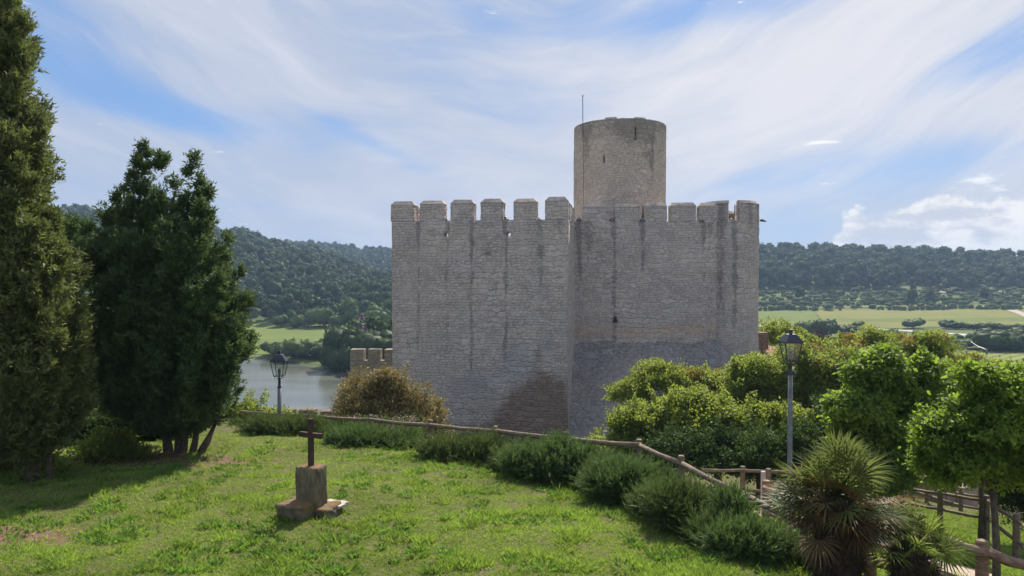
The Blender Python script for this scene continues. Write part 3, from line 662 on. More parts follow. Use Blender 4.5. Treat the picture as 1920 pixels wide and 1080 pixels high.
# ------------------------------------------------------------------ fences
def fence(label, pts, posts, mt, rails=(0,), drop=.48, rr=.055, pr=.062, group='rustic wooden post and rail fences'):
    """pts: top-rail points; posts: (point, top height above rail)"""
    base = pts[0]; zb = float(gz(base[0], base[1])); t = thing('wooden_fence', label, 'fence', (base[0], base[1], zb), group)
    for k, dz_ in enumerate(rails):
        for a, b in zip(pts[:-1], pts[1:]):
            d = b-a; L = np.linalg.norm(d); n = max(2, int(L/.5)); q = []
            for i in range(n+1):
                s = i/n; q.append(a+d*s+np.array([0, 0, -dz_+(random.random()-.5)*.012-.02*math.sin(math.pi*s)]))
            MB().tube(q, [rr*(.92+.16*random.random()) for _ in q], 10).build('rail', mt, t, True)
    for (p, up) in posts:
        z = float(gz(p[0], p[1])); q = [np.array([p[0], p[1], z-.2]), np.array([p[0], p[1], p[2]+up-.02]), np.array([p[0], p[1], p[2]+up])]
        MB().tube(q, [pr, pr*.97, pr*.8], 12).build('post', mt, t)
    return t
off = np.array([.0, .10, 0])
pts = [P(330, 764, 24.0), P(450, 771.5, 21.0), P(590, 780, 18.9), P(693, 787, 17.5), P(806, 797, 16.2), P(930, 808, 14.8), P(1062, 822, 13.45), P(1200, 835, 12.2), P(1280, 870, 10.9), P(1392, 926, 9.7), P(1512, 984, 8.9)]
pp = [(P(487, 774, 20.4)+off, .08), (P(590, 780, 18.9)+off, .10), (P(694, 787, 17.5)+off, .10), (P(807, 797, 16.2)+off, .10), (P(929, 808, 14.8)+off, .08), (P(1062, 822, 13.45)+off, .10), (P(1200, 835, 12.2)+off, .08), (P(1280, 868, 10.9)+off, .09), (P(1392, 924, 9.7)+off, -.03), (P(1512, 984, 8.9)+off, .06)]
fence('long weathered brown fence running along the lawn edge behind the stone cross', pts, pp, M['wood'], (0, .52), rr=.044, pr=.056)
pts = [P(1525, 968, 9.3), P(1640, 988, 9.1), P(1776, 1014, 8.9), P(1855, 1037, 8.65), P(1925, 1060, 8.4), P(2010, 1092, 8.1)]
fence('reddish round-rail fence in the bottom right corner, beside the fan palm', pts, [(P(1852, 1037, 8.65)+off, .12), (P(1640, 988, 9.1)+off, .10), (P(2010, 1092, 8.1)+off, .1)], M['wood_new'], (0, .45), rr=.06, pr=.075)
pts = [P(1432, 914, 15.0), P(1500, 936, 14.2), P(1600, 960, 13.6), P(1700, 985, 13.4)]
fence('short fence dropping behind the palm beside the gravel path', pts, [(P(1440, 914, 15.0)+off, .12), (P(1485, 932, 14.4)+off, .05), (P(1600, 960, 13.6)+off, .05)], M['wood_new'], (0, .5), rr=.05, pr=.085)
pts = [P(1315, 881, 18.5), P(1395, 882, 18.2), P(1490, 884, 18), P(1600, 890, 18.0), P(1690, 897, 18)]
fence('thin dark fence in the shade under the trees behind the lamp post', pts, [(P(1395, 882, 18.2)+off, .08), (P(1441, 884, 17.8), .07), (P(1600, 890, 18)+off, .08)], M['wood'], (0, .5), rr=.04, pr=.07)
pts = [P(1640, 905, 23), P(1694, 914, 22), P(1767, 925, 20.5), P(1853, 939, 19), P(1920, 984, 15.5), P(1990, 1030, 13)]
fence('brown corner fence at the far side of the sunny grass patch', pts, [(P(1855, 937, 19)+off, .09), (P(1767, 925, 20.5)+off, .06), (P(1912, 978, 15.9)+off, .15), (P(1694, 914, 22)+off, .08)], M['wood'], (0, .46), rr=.045, pr=.075)
pts = [P(1709, 899, 27), P(1750, 911, 26), P(1790, 923, 25), P(1840, 932, 24)]
fence('farthest small fence by the pink stone steps', pts, [(P(1712, 899, 27)+off, .1), (P(1741, 909, 26.2)+off, .1), (P(1805, 926, 24.6)+off, .1)], M['wood'], (0, .4), rr=.045, pr=.07)
# pale post behind short fence, edging stones, pink steps
mb = MB(); p = P(1431, 884, 16.4); z = float(gz(p[0], p[1])); mb.box((p[0], p[1], (p[2]+z-.1)/2), (.085, .085, p[2]-z+.1)); o = mb.build('square_post', M['pink'], origin=(p[0], p[1], z)); tag(o, 'pale square post standing beside the fence corner at the gravel path', 'post')
for k in range(11):
    s = k/10; p = P(1822+s*105, 1047+s*26, 9.9-s*.5); z = float(gz(p[0], p[1])); b = MB(); r_ = .055+.03*random.random()
    b.lathe((p[0], p[1], z-.03), [(r_*.7, 0), (r_, .03), (r_*.95, .07), (r_*.5, .10)], 7, random.random()); o = b.build('edging_stone', M['pink'], origin=(p[0], p[1], z)); tag(o, 'pale rough stone in the row edging the path behind the bottom right fence', 'stone', 'stones edging the path')
t = thing('stone_steps', 'pinkish stone block steps in the sun beyond the small fence', 'steps', tuple(P(1775, 925, 27)))
for (px, py, w_, h_) in ((1772, 902, .42, .35), (1752, 908, .4, .25), (1800, 912, .8, .12)):
    p = P(px, py, 27); MB().box((p[0], p[1], p[2]-.3), (w_, .8, h_+.6), .1).build('step', M['steps'], t)

# ------------------------------------------------------------------ lamps
def lamp(label, px, ytop, Y, zbase=None):
    top = P(px, ytop, Y); x0, y0 = top[0], top[1]; zt = top[2]; zb = float(gz(x0, y0)) if zbase is None else zbase
    t = thing('street_lamp', label, 'street lamp', (x0, y0, zb), 'lantern street lamps')
    H = zt; c = (x0, y0)
    MB().tube([(x0, y0, zb-.1), (x0, y0, zb+.5), (x0, y0, H-1.02)], [.075, .06, .05], 14).build('pole', M['galv'], t, True)
    MB().lathe((x0, y0, 0), [(.05, H-1.04), (.058, H-1.0), (.04, H-.98), (.035, H-.80), (.05, H-.78), (.02, H-.76)], 12).build('collar', M['metal'], t, True)
    fr = MB(); s = math.sqrt(2); a, b = .118, .185   # half widths bottom/top
    zlo, zhi = H-.70, H-.30
    cs = ((-1, -1), (1, -1), (1, 1), (-1, 1))
    for i, (u, v) in enumerate(cs):
        fr.tube([(x0+u*a, y0+v*a, zlo), (x0+u*b, y0+v*b, zhi)], .011, 6)
        u2, v2 = cs[(i+1) % 4]
        fr.tube([(x0+u*a, y0+v*a, zlo), (x0+u2*a, y0+v2*a, zlo)], .011, 6); fr.tube([(x0+u*b, y0+v*b, zhi), (x0+u2*b, y0+v2*b, zhi)], .011, 6)
        fr.tube([(x0+u*a*.8, y0+v*a*.8, zlo), (x0+u*a*.8, y0+v*a*.8, zlo-.06), (x0, y0, zlo-.07)], .008, 6)
    fr.build('lantern_frame', M['metal'], t)
    MB().lathe((x0, y0, 0), [(.245*s*.82, H-.305), (.245*s*.84, H-.285), (.23*s*.82, H-.255), (.115*s*.82, H-.115), (.05, H-.10), (.035, H-.07), (.035, H-.04), (.06, H-.03), (.05, H-.01), (.015, H)], 4, math.pi/4+.12).build('lantern_roof', M['metal'], t)
    MB().lathe((x0, y0, 0), [(.02, zlo-.06), (.03, zlo+.02), (.05, zlo+.12), (.03, zlo+.2)], 10).build('bulb', M['galv'], t, True)
    gl = MB()
    for i, (u, v) in enumerate(cs):
        u2, v2 = cs[(i+1) % 4]; e = .93
        gl.add([(x0+u*a*e, y0+v*a*e, zlo+.01), (x0+u2*a*e, y0+v2*a*e, zlo+.01), (x0+u2*b*e, y0+v2*b*e, zhi-.01), (x0+u*b*e, y0+v*b*e, zhi-.01)], [(0, 1, 2, 3)])
    gl.build('glass', M['glass'], t)
m, x = mat('lantern_glass'); out(x, x.node('ShaderNodeMixShader', inp={0: .06, 1: x.node('ShaderNodeBsdfTransparent', inp={0: (.93, .95, .95, 1)}).outputs[0], 2: x.node('ShaderNodeBsdfGlossy', inp={1: .05}).outputs[0]}).outputs[0]); M['glass'] = m
lamp('black lantern lamp post by the lake at the left end of the fence', 523.5, 657, 19.8)
lamp('tall lantern lamp post standing right of the castle before the trees', 1482.5, 617, 16.2)
lamp('smaller lantern lamp half hidden behind the tall lamp post', 1479.5, 689, 27)

# ------------------------------------------------------------------ wayside cross
cz_ = float(gz(-2.95, 10.3)); cx_, cy_ = -2.93, 10.35
cr = thing('stone_cross', 'rusty iron cross on a weathered square stone pedestal in the lawn', 'cross', (cx_, cy_, cz_))
m, x = mat('mossy_pedestal_stone'); o = x.node('ShaderNodeNewGeometry').outputs['Position']
a_ = x.noise(x.vmath('MULTIPLY', o, (8, 8, 1.5)), 1.5, 5, .7); b_ = x.noise(o, 9, 5, .7); c_ = x.noise(o, 2.5, 4, .6)
cc = x.mix(x.smooth(a_, .35, .65), (.11, .095, .065), (.21, .175, .115)); cc = x.mix(x.math('MULTIPLY', x.smooth(c_, .5, .65), .6), cc, (.16, .13, .03)); cc = x.mix(x.math('MULTIPLY', x.smooth(b_, .5, .7), .5), cc, (.045, .042, .035))
sn = x.node('ShaderNodeSeparateXYZ', inp={0: x.node('ShaderNodeNewGeometry').outputs['Normal']}).outputs[2]
cc = x.mix(x.math('MULTIPLY', x.math('MULTIPLY', x.smooth(sn, .5, .9), x.smooth(b_, .38, .6)), .5), cc, (.30, .13, .05)); out(x, pbr(x, cc, .95, b_, .03, .8, spec=.1)); M['pedestal'] = m
def rough_block(name, c0, dims, rz, amp, seed, mt, parent, taper=1.0, n=9):
    V = []; Fc = []; idx = {}
    def gv(i, j, k):
        key = (i, j, k)
        if key not in idx:
            x_, y_, z_ = i/n-.5, j/n-.5, k/n-.5; s = 1+(taper-1)*(z_+.5)
            ex = [abs(abs(q)-.5) < 1e-6 for q in (x_, y_, z_)]; rr_ = .985 if sum(ex) >= 2 else 1.0
            X, Y, Z_ = x_*dims[0]*s*rr_, y_*dims[1]*s*rr_, z_*dims[2]*rr_
            def nz(s_): return (vn(i*.8+k*.31+s_, j*.8+k*.57+s_*2, seed+s_)-.5)*2*amp
            X += nz(1); Y += nz(2); Z_ += nz(3); co, si = math.cos(rz), math.sin(rz)
            idx[key] = len(V); V.append((c0[0]+X*co-Y*si, c0[1]+X*si+Y*co, c0[2]+Z_))
        return idx[key]
    for a in range(n):
        for b in range(n):
            for k in (0, n):
                q = [(a, b, k), (a+1, b, k), (a+1, b+1, k), (a, b+1, k)]; q = q if k else q[::-1]; Fc.append([gv(*p) for p in q])
                q = [(a, k, b), (a, k, b+1), (a+1, k, b+1), (a+1, k, b)]; q = q if k else q[::-1]; Fc.append([gv(*p) for p in q])
                q = [(k, a, b), (k, a+1, b), (k, a+1, b+1), (k, a, b+1)]; q = q if k else q[::-1]; Fc.append([gv(*p) for p in q])
    return np_mesh(name, V, Fc, mt, parent)
RZ = -.32
rough_block('pedestal', (cx_+.03, cy_+.02, cz_+.13+.29), (.35, .28, .58), RZ, .010, 5, M['pedestal'], cr, .98, 12)
rough_block('base_stone', (cx_-.10, cy_-.10, cz_+.09), (.46, .50, .27), RZ, .022, 8, M['pedestal'], cr)
rough_block('base_stone', (cx_+.18, cy_+.02, cz_+.045), (.44, .40, .20), RZ+.1, .022, 12, M['pedestal'], cr)
rough_block('stone_slab', (cx_+.32, cy_+.18, cz_+.10), (.34, .26, .04), RZ-.05, .008, 15, M['pink'], cr)
b = MB(); zc = cz_+.70; b.box((cx_+.03, cy_, zc+.33), (.065, .06, .72), RZ); b.build('cross_upright', M['rust'], cr)
b = MB(); b.box((cx_+.03, cy_-.0, zc+.455), (.39, .055, .07), -.42); b.build('cross_arm', M['rust'], cr)

# ------------------------------------------------------------------ foliage
def leaves(cen, direc, L, Wd, r, flat=0.0, flip=None):
    """rhombus leaves; returns V,F"""
    n = len(cen); d = unit(direc); q = unit(r.normal(size=(n, 3))+np.array([0, 0, flat])); s = unit(np.cross(d, q))
    L = np.broadcast_to(L, (n,))[:, None]; Wd = np.broadcast_to(Wd, (n,))[:, None]; nn = np.cross(d, s)
    V = np.stack([cen, cen+d*L*.45+s*Wd*.5+nn*Wd*.12, cen+d*L, cen+d*L*.45-s*Wd*.5+nn*Wd*.12], 1).reshape(-1, 3)
    return V, np.arange(4*n).reshape(-1, 4)
def needles(cen, direc, L, Wd, r):
    n = len(cen); d = unit(direc); q = unit(r.normal(size=(n, 3))); s = unit(np.cross(d, q))
    L = np.broadcast_to(L, (n,))[:, None]; Wd = np.broadcast_to(Wd, (n,))[:, None]
    V = np.stack([cen-s*Wd*.5, cen+s*Wd*.5, cen+d*L], 1).reshape(-1, 3)
    return V, np.arange(3*n).reshape(-1, 3)
def crown_leaves(blobs, ntuft, per, L, Wd, seed, up=.3, tr=.28, droop=0.0, fill=.25):
    """blobs (n,6): centre, radii. Tufts sit mostly on blob shells; leaves spread from each tuft"""
    r = np.random.default_rng(seed); bl = np.array(blobs, float); vol = (bl[:, 3]*bl[:, 4]*bl[:, 5])**.5; pk = r.choice(len(bl), ntuft, p=vol/vol.sum())
    d = unit(r.normal(size=(ntuft, 3))); rad = np.where(r.random(ntuft) < fill, r.random(ntuft)**.5, .82+.22*r.random(ntuft))
    c = bl[pk, :3]+d*bl[pk, 3:]*rad[:, None]
    gap = vn(c[:, 0]*2.6+c[:, 2]*1.3, c[:, 1]*2.6-c[:, 2]*2.3, seed) > .25
    c, d = c[gap], d[gap]; n = len(c); tt = r.random(n)
    o = r.normal(size=(n, per, 3))*np.array([1, 1, .6])*tr*.32; cen = (c[:, None]+o).reshape(-1, 3)
    dr = (d[:, None]*.3+unit(o)*.8+np.array([0, 0, up-droop])+r.normal(size=(n, per, 3))*.7).reshape(-1, 3)
    sc_ = .65+.7*r.random(n*per); V, Fc = leaves(cen, dr, L*sc_, Wd*sc_, r, 1.2)
    tint = np.clip(np.repeat(tt*.55+.1, per)+r.random(n*per)*.35, 0, 1); return V, Fc, tint
def limb_tree(t, base, blobs, r, mt, r0=.12, name='trunk'):
    m_ = MB(); top = np.mean([b[:3] for b in blobs], 0); base = np.array(base, float)
    fork = base*.6+np.array([top[0], top[1], top[2]-.3])*.4; fork[2] = base[2]+(min(b[2]-b[5]*.3 for b in blobs)-base[2])*.92
    m_.tube([base-np.array([0, 0, .2]), base*.5+fork*.5+np.array([.05, .03, 0]), fork], [r0*1.25, r0, r0*.8], 9)
    for b in blobs:
        e = np.array(b[:3])+np.array([0, 0, b[5]*.4]); md = fork*.5+e*.5+np.array([r.normal()*.1, r.normal()*.1, -.1]); m_.tube([fork, md, e], [r0*.55, r0*.35, r0*.1], 6)
    m_.build(name, mt, t, True)
def blobs_px(lst, Y, depth=.9):
    """(px,py,rx_px,ry_px,dy) -> world blobs"""
    o_ = []
    for (px, py, rx, ry, dy) in lst:
        c = P(px, py, Y+dy); k = (Y+dy)/F; o_.append((c[0], c[1], c[2], rx*k, (rx+ry)/2*k*depth, ry*k))
    return o_
def broad(name, label, cat, lst, Y, mt, ntuft, per, L, Wd, seed, extra=None, bark='bark', group=None, r0=.12, base=None, droop=0.0, tr=.28, trunkname='trunk', up=.2, sub=13, cr=.30):
    L *= .72; Wd *= .8; ntuft = int(ntuft*1.15)
    r = np.random.default_rng(seed); big = blobs_px(lst, Y); cx = np.mean([b[0] for b in big]); cy = np.mean([b[1] for b in big])
    if base is not None: cx, cy = base
    zb = float(gz(cx, cy)); t = thing(name, label, cat, (cx, cy, zb), group)
    bl = []
    for b in big:                                      # break each lobe into smaller clumps for an uneven outline
        b = np.array(b); bl.append(tuple(b*np.array([1, 1, 1, .5, .5, .5]))); rc = cr*Y/22
        nsub = int(np.clip(1.5*(b[3]*b[5]+b[3]*b[4])/rc**2, 8, 60))
        for k in range(nsub):
            d = unit(r.normal(size=3)); d[2] = abs(d[2])*.95-.25 if r.random() < .8 else d[2]; q = rc*(.55+.75*r.random()); bl.append((*(b[:3]+d*b[3:]*(.45+.72*r.random())), q*1.15, q*1.15, q*.85))
    V, Fc, ti = crown_leaves(bl, ntuft, per, L, Wd, seed, droop=droop, tr=tr, up=up)
    ns = int(len(big)*14); ki = r.integers(0, len(big), ns); sp = []                 # leafy shoots that break the outline
    for k in ki:
        b = np.array(big[k]); d = unit(r.normal(size=3)+np.array([0, 0, .45])); st = b[:3]+d*b[3:]*.8; d2 = unit(d+np.array([0, 0, .5 if droop < .5 else -.3])+r.normal(size=3)*.3); ln = b[5]*(.3+.5*r.random())
        for q in range(7): sp.append(st+d2*ln*q/6)
    sp = np.array(sp); cc_ = (sp[:, None]+r.normal(size=(len(sp), 9, 3))*L*.45).reshape(-1, 3)
    v2, f2 = leaves(cc_, r.normal(size=cc_.shape)+np.array([0, 0, up-droop]), L*(.6+.6*r.random(len(cc_))), Wd, r, .8)
    Fc = np.concatenate([Fc, f2+len(V)]); V = np.concatenate([V, v2]); ti = np.concatenate([ti, .35+.6*r.random(len(cc_))])
    np_mesh('crown', V, Fc, mt, t, tint=ti)
    limb_tree(t, (cx, cy, zb), big, r, M[bark], r0, trunkname)
    if extra:
        mt2, n2, l2, w2 = extra; ex = [(b[0], b[1], b[2]+b[5]*.55, b[3]*.7, b[4]*.7, b[5]*.5) for b in big]
        V, Fc, ti = crown_leaves(ex, n2, per, l2, w2, seed+5, up=.8, fill=0, tr=tr*.7); np_mesh('young_shoots', V, Fc, mt2, t, tint=ti)
    return t

# ---- cypresses
def cypress(name, label, plumes, Y, mt, ntuft, per, seed, trunks, L=.075, Wd=.032, base=None, squash=1.0):
    r = np.random.default_rng(seed); T = []; D = []; w_ = []
    for (x0, y0, x1, y1, rp, dy) in plumes:
        a = P(x0, y0, Y+dy*.4); b = P(x1, y1, Y+dy); w_.append(np.linalg.norm(b-a)*rp)
    w_ = np.array(w_)/sum(w_)
    for (x0, y0, x1, y1, rp, dy), ww in zip(plumes, w_):
        n = int(ntuft*ww*.72); a = P(x0, y0, Y+dy*.4); b = P(x1, y1, Y+dy); R_ = rp*Y/F
        nk = max(6, n//26); tk = r.random(nk)**.85; thk = r.random(nk)*2*np.pi
        prof = np.clip(np.sin(np.pi*np.clip(tk, 0, 1)**.75), 0, 1)**.6; prof = np.where(tk > .8, np.minimum(prof, .16+(1-tk)*3.0), prof); rk = R_*prof*(.62+.42*r.random(nk))
        ck = a+(b-a)*tk[:, None]+np.stack([np.cos(thk)*rk, np.sin(thk)*rk*squash, thk*0], 1)
        dk = unit(np.stack([np.cos(thk)*.45, np.sin(thk)*.45, np.full(nk, 1.0)], 1)+r.normal(size=(nk, 3))*.22)
        lk = (.20+.26*r.random(nk))*np.clip(.5+R_, .5, 1.2)*np.clip(.45+(1-tk)*1.6, .45, 1)*(.6 if rp < 20 else 1); wk = lk*(.27+.12*r.random(nk)); pk = r.integers(0, nk, n)
        s_ = r.random(n); q = unit(r.normal(size=(n, 3))); wr = wk[pk]*np.sqrt(np.clip(1-(s_*1.05-.30)**2*1.5, .04, 1))*(.75+.35*r.random(n))
        c = ck[pk]+dk[pk]*((s_-.3)*lk[pk]*1.5)[:, None]+q*wr[:, None]
        T.append(c); D.append(dk[pk]*.9+q*.7)
        m_ = int(n*.28); t = r.random(m_); th = r.random(m_)*2*np.pi; rr = R_*np.clip(np.sin(np.pi*t**.75), .05, 1)**.6*.72*r.random(m_)**.4*np.where(t > .85, .3, 1)
        T.append(a+(b-a)*t[:, None]+np.stack([np.cos(th)*rr, np.sin(th)*rr, t*0], 1)); D.append(np.stack([np.cos(th), np.sin(th), np.full(m_, .8)], 1))
    T = np.concatenate(T); D = np.concatenate(D)
    keep = (vn(T[:, 0]*2.6+T[:, 2]*.9, T[:, 1]*2.6-T[:, 2]*2.2, seed+3) > .14) & (T[:, 2] > gz(T[:, 0], T[:, 1])+(.16 if Y > 14 else .05)+(.42 if Y > 14 else .12)*np.clip(np.hypot(T[:, 0]-base[0], T[:, 1]-base[1])-.2, 0, 1.1)+.3*vn(T[:, 0]*3, T[:, 1]*3, 4)); T, D = T[keep], D[keep]; n = len(T)
    tt = r.random(n); k = r.random((n, per, 1)); sl = unit(D+r.normal(size=D.shape)*.35)        # leaves lie along a short upward spray
    cen = (T[:, None]+sl[:, None]*k*.15+r.normal(size=(n, per, 3))*.03).reshape(-1, 3)
    dr = (np.repeat(sl, per, 0)*1.0+r.normal(size=(n*per, 3))*.55); s_ = .6+.8*r.random(n*per)
    V, Fc = needles(cen, dr, L*s_, Wd*s_, r)
    ti = np.clip(np.repeat(tt*.55, per)+k.reshape(-1)*.35+r.random(n*per)*.15, 0, 1)
    bx, by = base; zb = float(gz(bx, by)); t_ = thing(name, label, 'tree', (bx, by, zb)); np_mesh('crown', V, Fc, mt, t_, tint=ti)
    for (x0, y0, x1, y1, rad) in trunks:
        a = P(x0, y0, Y); a[2] = float(gz(a[0], a[1]))-.15; b = P(x1, y1, Y); mid = a*.55+b*.45; mid[0] += .03
        MB().tube([a, mid, b], [rad*1.3, rad, rad*.7], 9).build('trunk', M['bark'], t_, True)
    return t_
PL2 = [(320, 825, 262, 350, 50, 0), (330, 850, 298, 370, 44, -.3), (340, 850, 362, 365, 46, .1), (350, 800, 392, 400, 55, -.5), (355, 790, 425, 480, 48, .2), (300, 845, 210, 390, 52, .2), (280, 820, 168, 440, 60, -.4), (375, 790, 455, 560, 34, -.2), (375, 815, 455, 620, 44, .1),
       (290, 820, 158, 560, 55, .2), (320, 830, 330, 420, 90, -.9), (320, 830, 250, 460, 80, -.9), (340, 840, 390, 520, 70, -1.0), (320, 830, 300, 430, 100, .8), (290, 820, 190, 640, 60, -.7), (355, 820, 418, 640, 48, -.6), (300, 850, 240, 690, 60, -.5),
       (310, 850, 318, 700, 40, -.5), (300, 700, 152, 470, 22, .1), (300, 520, 386, 360, 14, .0), (300, 600, 215, 395, 24, 0), (248, 440, 272, 276, 17, 0), (300, 430, 296, 288, 17, 0), (358, 420, 367, 296, 15, 0), (385, 440, 392, 350, 14, 0), (236, 450, 222, 350, 14, 0), (330, 430, 335, 345, 14, .1)]
cypress('cypress_tree', 'multi-stemmed dark cypress with three spiky tops, beside the lake view', PL2, 15.2, M['cyp2'], 21000, 18, 5,
        ((318, 885, 300, 780, .09), (342, 888, 345, 780, .075), (358, 884, 372, 770, .065), (368, 880, 410, 780, .07), (335, 880, 330, 760, .08)), base=P(340, 888, 15.2)[:2])
PL1 = [(20, 860, -15, -120, 78, 0), (40, 850, 8, 20, 42, .2), (50, 850, 52, 150, 26, 0), (60, 840, 66, 300, 30, .1), (75, 840, 92, 420, 34, -.2), (90, 845, 132, 490, 36, .1), (50, 850, 20, 250, 70, -.6), (40, 850, 60, 450, 75, -.8), (98, 850, 140, 560, 38, .3), (105, 850, 128, 640, 42, -.3),
       (-60, 860, -60, -60, 110, .2), (0, 850, 10, 380, 100, -.8), (-120, 860, -140, 100, 100, 0), (60, 640, 66, 200, 20, -.2), (50, 400, 42, 90, 22, 0), (50, 860, 60, 560, 90, -.5)]
cypress('cypress_tree', 'tallest cypress at the left edge, its olive green crown reaching the top of the photo', PL1, 12.6, M['cyp'], 25000, 18, 9,
        ((60, 880, 50, 700, .10), (92, 872, 80, 700, .05)), base=P(45, 885, 12.6)[:2])

# ---- shrubs and trees by the fence
def needle_bush(label, lst, Y, mt, n, seed, L=.16, group='dark juniper-like shrubs along the fence', name='juniper_bush'):
    r = np.random.default_rng(seed); big = blobs_px(lst, Y, 1.1); big = [(b[0], b[1], (b[2]+b[5]*.75+float(gz(b[0], b[1]))-.15)/2, b[3]*.92, b[4]*.92, max(.15, (b[2]+b[5]*.75-float(gz(b[0], b[1]))+.15)/2-.06)) for b in big]; cx = np.mean([b[0] for b in big]); cy = np.mean([b[1] for b in big]); zb = float(gz(cx, cy))
    t = thing(name, label, 'shrub', (cx, cy, zb), group); bl = [b for b in big]
    for b in big:
        for k in range(7):
            d = unit(r.normal(size=3)); d[2] = abs(d[2])*.8; s = .3+.25*r.random(); bl.append((*(np.array(b[:3])+d*np.array(b[3:])*.8), b[3]*s, b[4]*s, b[5]*s))
    bl = np.array(bl); pk = r.integers(0, len(bl), n)
    d = unit(r.normal(size=(n, 3))+np.array([0, 0, .5])); rad = .45+.62*r.random(n)**.6; c = bl[pk, :3]+d*bl[pk, 3:]*rad[:, None]
    keep = vn(c[:, 0]*3+c[:, 2], c[:, 1]*3-c[:, 2]*2, seed) > .14; c, d = c[keep], d[keep]; n = len(c); per = 16
    sl = unit(d+np.array([0, 0, .7])+r.normal(size=d.shape)*.4); k = r.random((n, per, 1))
    sl = sl*(.6+1.1*r.random((n, 1))**2)
    cen = (c[:, None]+sl[:, None]*k*.24).reshape(-1, 3); dr = np.repeat(sl, per, 0)*.9+r.normal(size=(n*per, 3))*.45
    V, Fc = needles(cen, dr, L*.5*(.6+.8*r.random(n*per)), .013, r); ti = np.clip(np.repeat(r.random(n)*.5, per)+k.reshape(-1)*.4, 0, 1)
    np_mesh('foliage', V, Fc, mt, t, tint=ti)
    m_ = MB()
    for b in big: m_.tube([(b[0], b[1], zb-.1), (b[0]+.04, b[1], (zb+b[2])/2), (b[0]+.06, b[1], b[2]+b[5]*.3)], [.03, .02, .008], 6)
    m_.build('stem', M['bark'], t); return t
needle_bush('low dark shrub at the fence between the cross and the golden shrub', [(660, 838, 42, 26, 0), (730, 842, 60, 26, .1), (700, 830, 40, 20, .3)], 16.3, M['juniper'], 3600, 31)
needle_bush('wide low dark shrub below the middle of the castle left block', [(840, 852, 50, 26, 0), (905, 850, 50, 28, .1), (955, 868, 36, 24, 0)], 14.6, M['juniper2'], 3800, 32)
needle_bush('bushy dark shrub overtopping the rail under the castle corner', [(1000, 872, 50, 34, 0), (1060, 858, 45, 36, .1), (1120, 880, 50, 36, 0), (1075, 885, 70, 30, -.1)], 13.0, M['juniper'], 5200, 33)
needle_bush('dark shrub at the fence corner post', [(1185, 905, 48, 34, 0), (1235, 925, 45, 38, 0), (1150, 905, 38, 28, 0)], 11.4, M['juniper'], 4200, 34)
needle_bush('leafy dark shrub leaning on the sloping rail', [(1275, 950, 50, 34, 0), (1335, 975, 48, 30, .1), (1350, 1000, 45, 32, -.1)], 9.8, M['juniper2'], 4600, 35)
needle_bush('largest dark shrub, left of the fan palm at the lawn corner', [(1410, 1045, 58, 42, 0), (1465, 1075, 50, 36, 0), (1385, 1035, 50, 32, -.1), (1374, 952, 16, 14, .5)], 8.8, M['juniper'], 5600, 36)
needle_bush('small yellowish tuft of shrub between the two wide shrubs right of the castle corner', [(1150, 915, 32, 24, 0), (1135, 900, 30, 24, .2)], 11.9, M['scrub'], 1500, 81)
needle_bush('small ragged shrub filling the gap below the fence corner post', [(1260, 955, 34, 22, 0), (1225, 945, 30, 20, 0)], 10.4, M['scrub'], 1500, 82)
needle_bush('low ragged tuft below the sloping rail, between the two biggest shrubs', [(1375, 1020, 34, 22, 0), (1330, 1010, 28, 20, .1)], 9.1, M['scrub'], 1400, 83)
needle_bush('narrow tuft in the gap before the shrub under the castle corner', [(970, 885, 28, 20, 0), (945, 875, 20, 16, .2)], 13.6, M['scrub'], 1000, 84)
needle_bush('small tufted shrub behind the cross by the pink flowers', [(560, 812, 50, 24, 0), (620, 815, 45, 24, .2), (500, 810, 40, 24, .2)], 18.0, M['scrub'], 3600, 37, group=None, name='shrub')
# low bright plants
broad('shrub', 'yellow-green shrub at the left end of the fence behind the cypress', 'shrub', [(480, 775, 32, 30, 0), (515, 790, 22, 18, 0), (455, 790, 25, 25, 0)], 21.6, M['bright'], 500, 22, .10, .045, 41, r0=.03, trunkname='stem')
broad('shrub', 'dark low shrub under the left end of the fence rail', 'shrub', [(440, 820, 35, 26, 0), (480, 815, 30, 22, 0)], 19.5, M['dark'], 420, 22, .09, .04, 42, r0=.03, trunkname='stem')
broad('shrub', 'sunlit yellow-green shrub glowing between the two cypresses', 'shrub', [(212, 846, 45, 26, 0), (178, 858, 25, 18, 0), (250, 856, 26, 18, 0)], 14.6, M['bright'], 480, 22, .10, .04, 43, r0=.03, trunkname='stem')
broad('shrub', 'dull green shrub at the foot of the tallest cypress', 'shrub', [(15, 868, 50, 30, 0), (85, 880, 32, 18, 0), (-30, 870, 40, 30, 0)], 13.5, M['ail'], 520, 22, .10, .04, 44, r0=.03, trunkname='stem')
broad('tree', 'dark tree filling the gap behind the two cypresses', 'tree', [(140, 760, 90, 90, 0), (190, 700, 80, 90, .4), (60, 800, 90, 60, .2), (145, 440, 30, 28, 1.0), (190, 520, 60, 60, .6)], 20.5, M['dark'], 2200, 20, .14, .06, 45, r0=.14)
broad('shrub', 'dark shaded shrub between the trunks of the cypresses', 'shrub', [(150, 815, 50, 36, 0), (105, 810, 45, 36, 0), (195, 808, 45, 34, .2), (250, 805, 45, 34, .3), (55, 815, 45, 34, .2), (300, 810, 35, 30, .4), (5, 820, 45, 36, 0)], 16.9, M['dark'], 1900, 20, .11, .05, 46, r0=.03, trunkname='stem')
# golden shrub
broad('golden_shrub', 'broad shrub with golden-brown flower heads before the castle left corner', 'shrub', [(690, 745, 50, 42, 0), (745, 740, 52, 42, .3), (790, 775, 45, 42, 0), (705, 790, 60, 36, -.2), (770, 810, 60, 34, -.2), (815, 812, 26, 26, 0), (655, 765, 26, 26, 0), (725, 715, 26, 16, 0)], 25.5, M['gold'], 2600, 20, .12, .05, 51, r0=.06, trunkname='stem', sub=14)
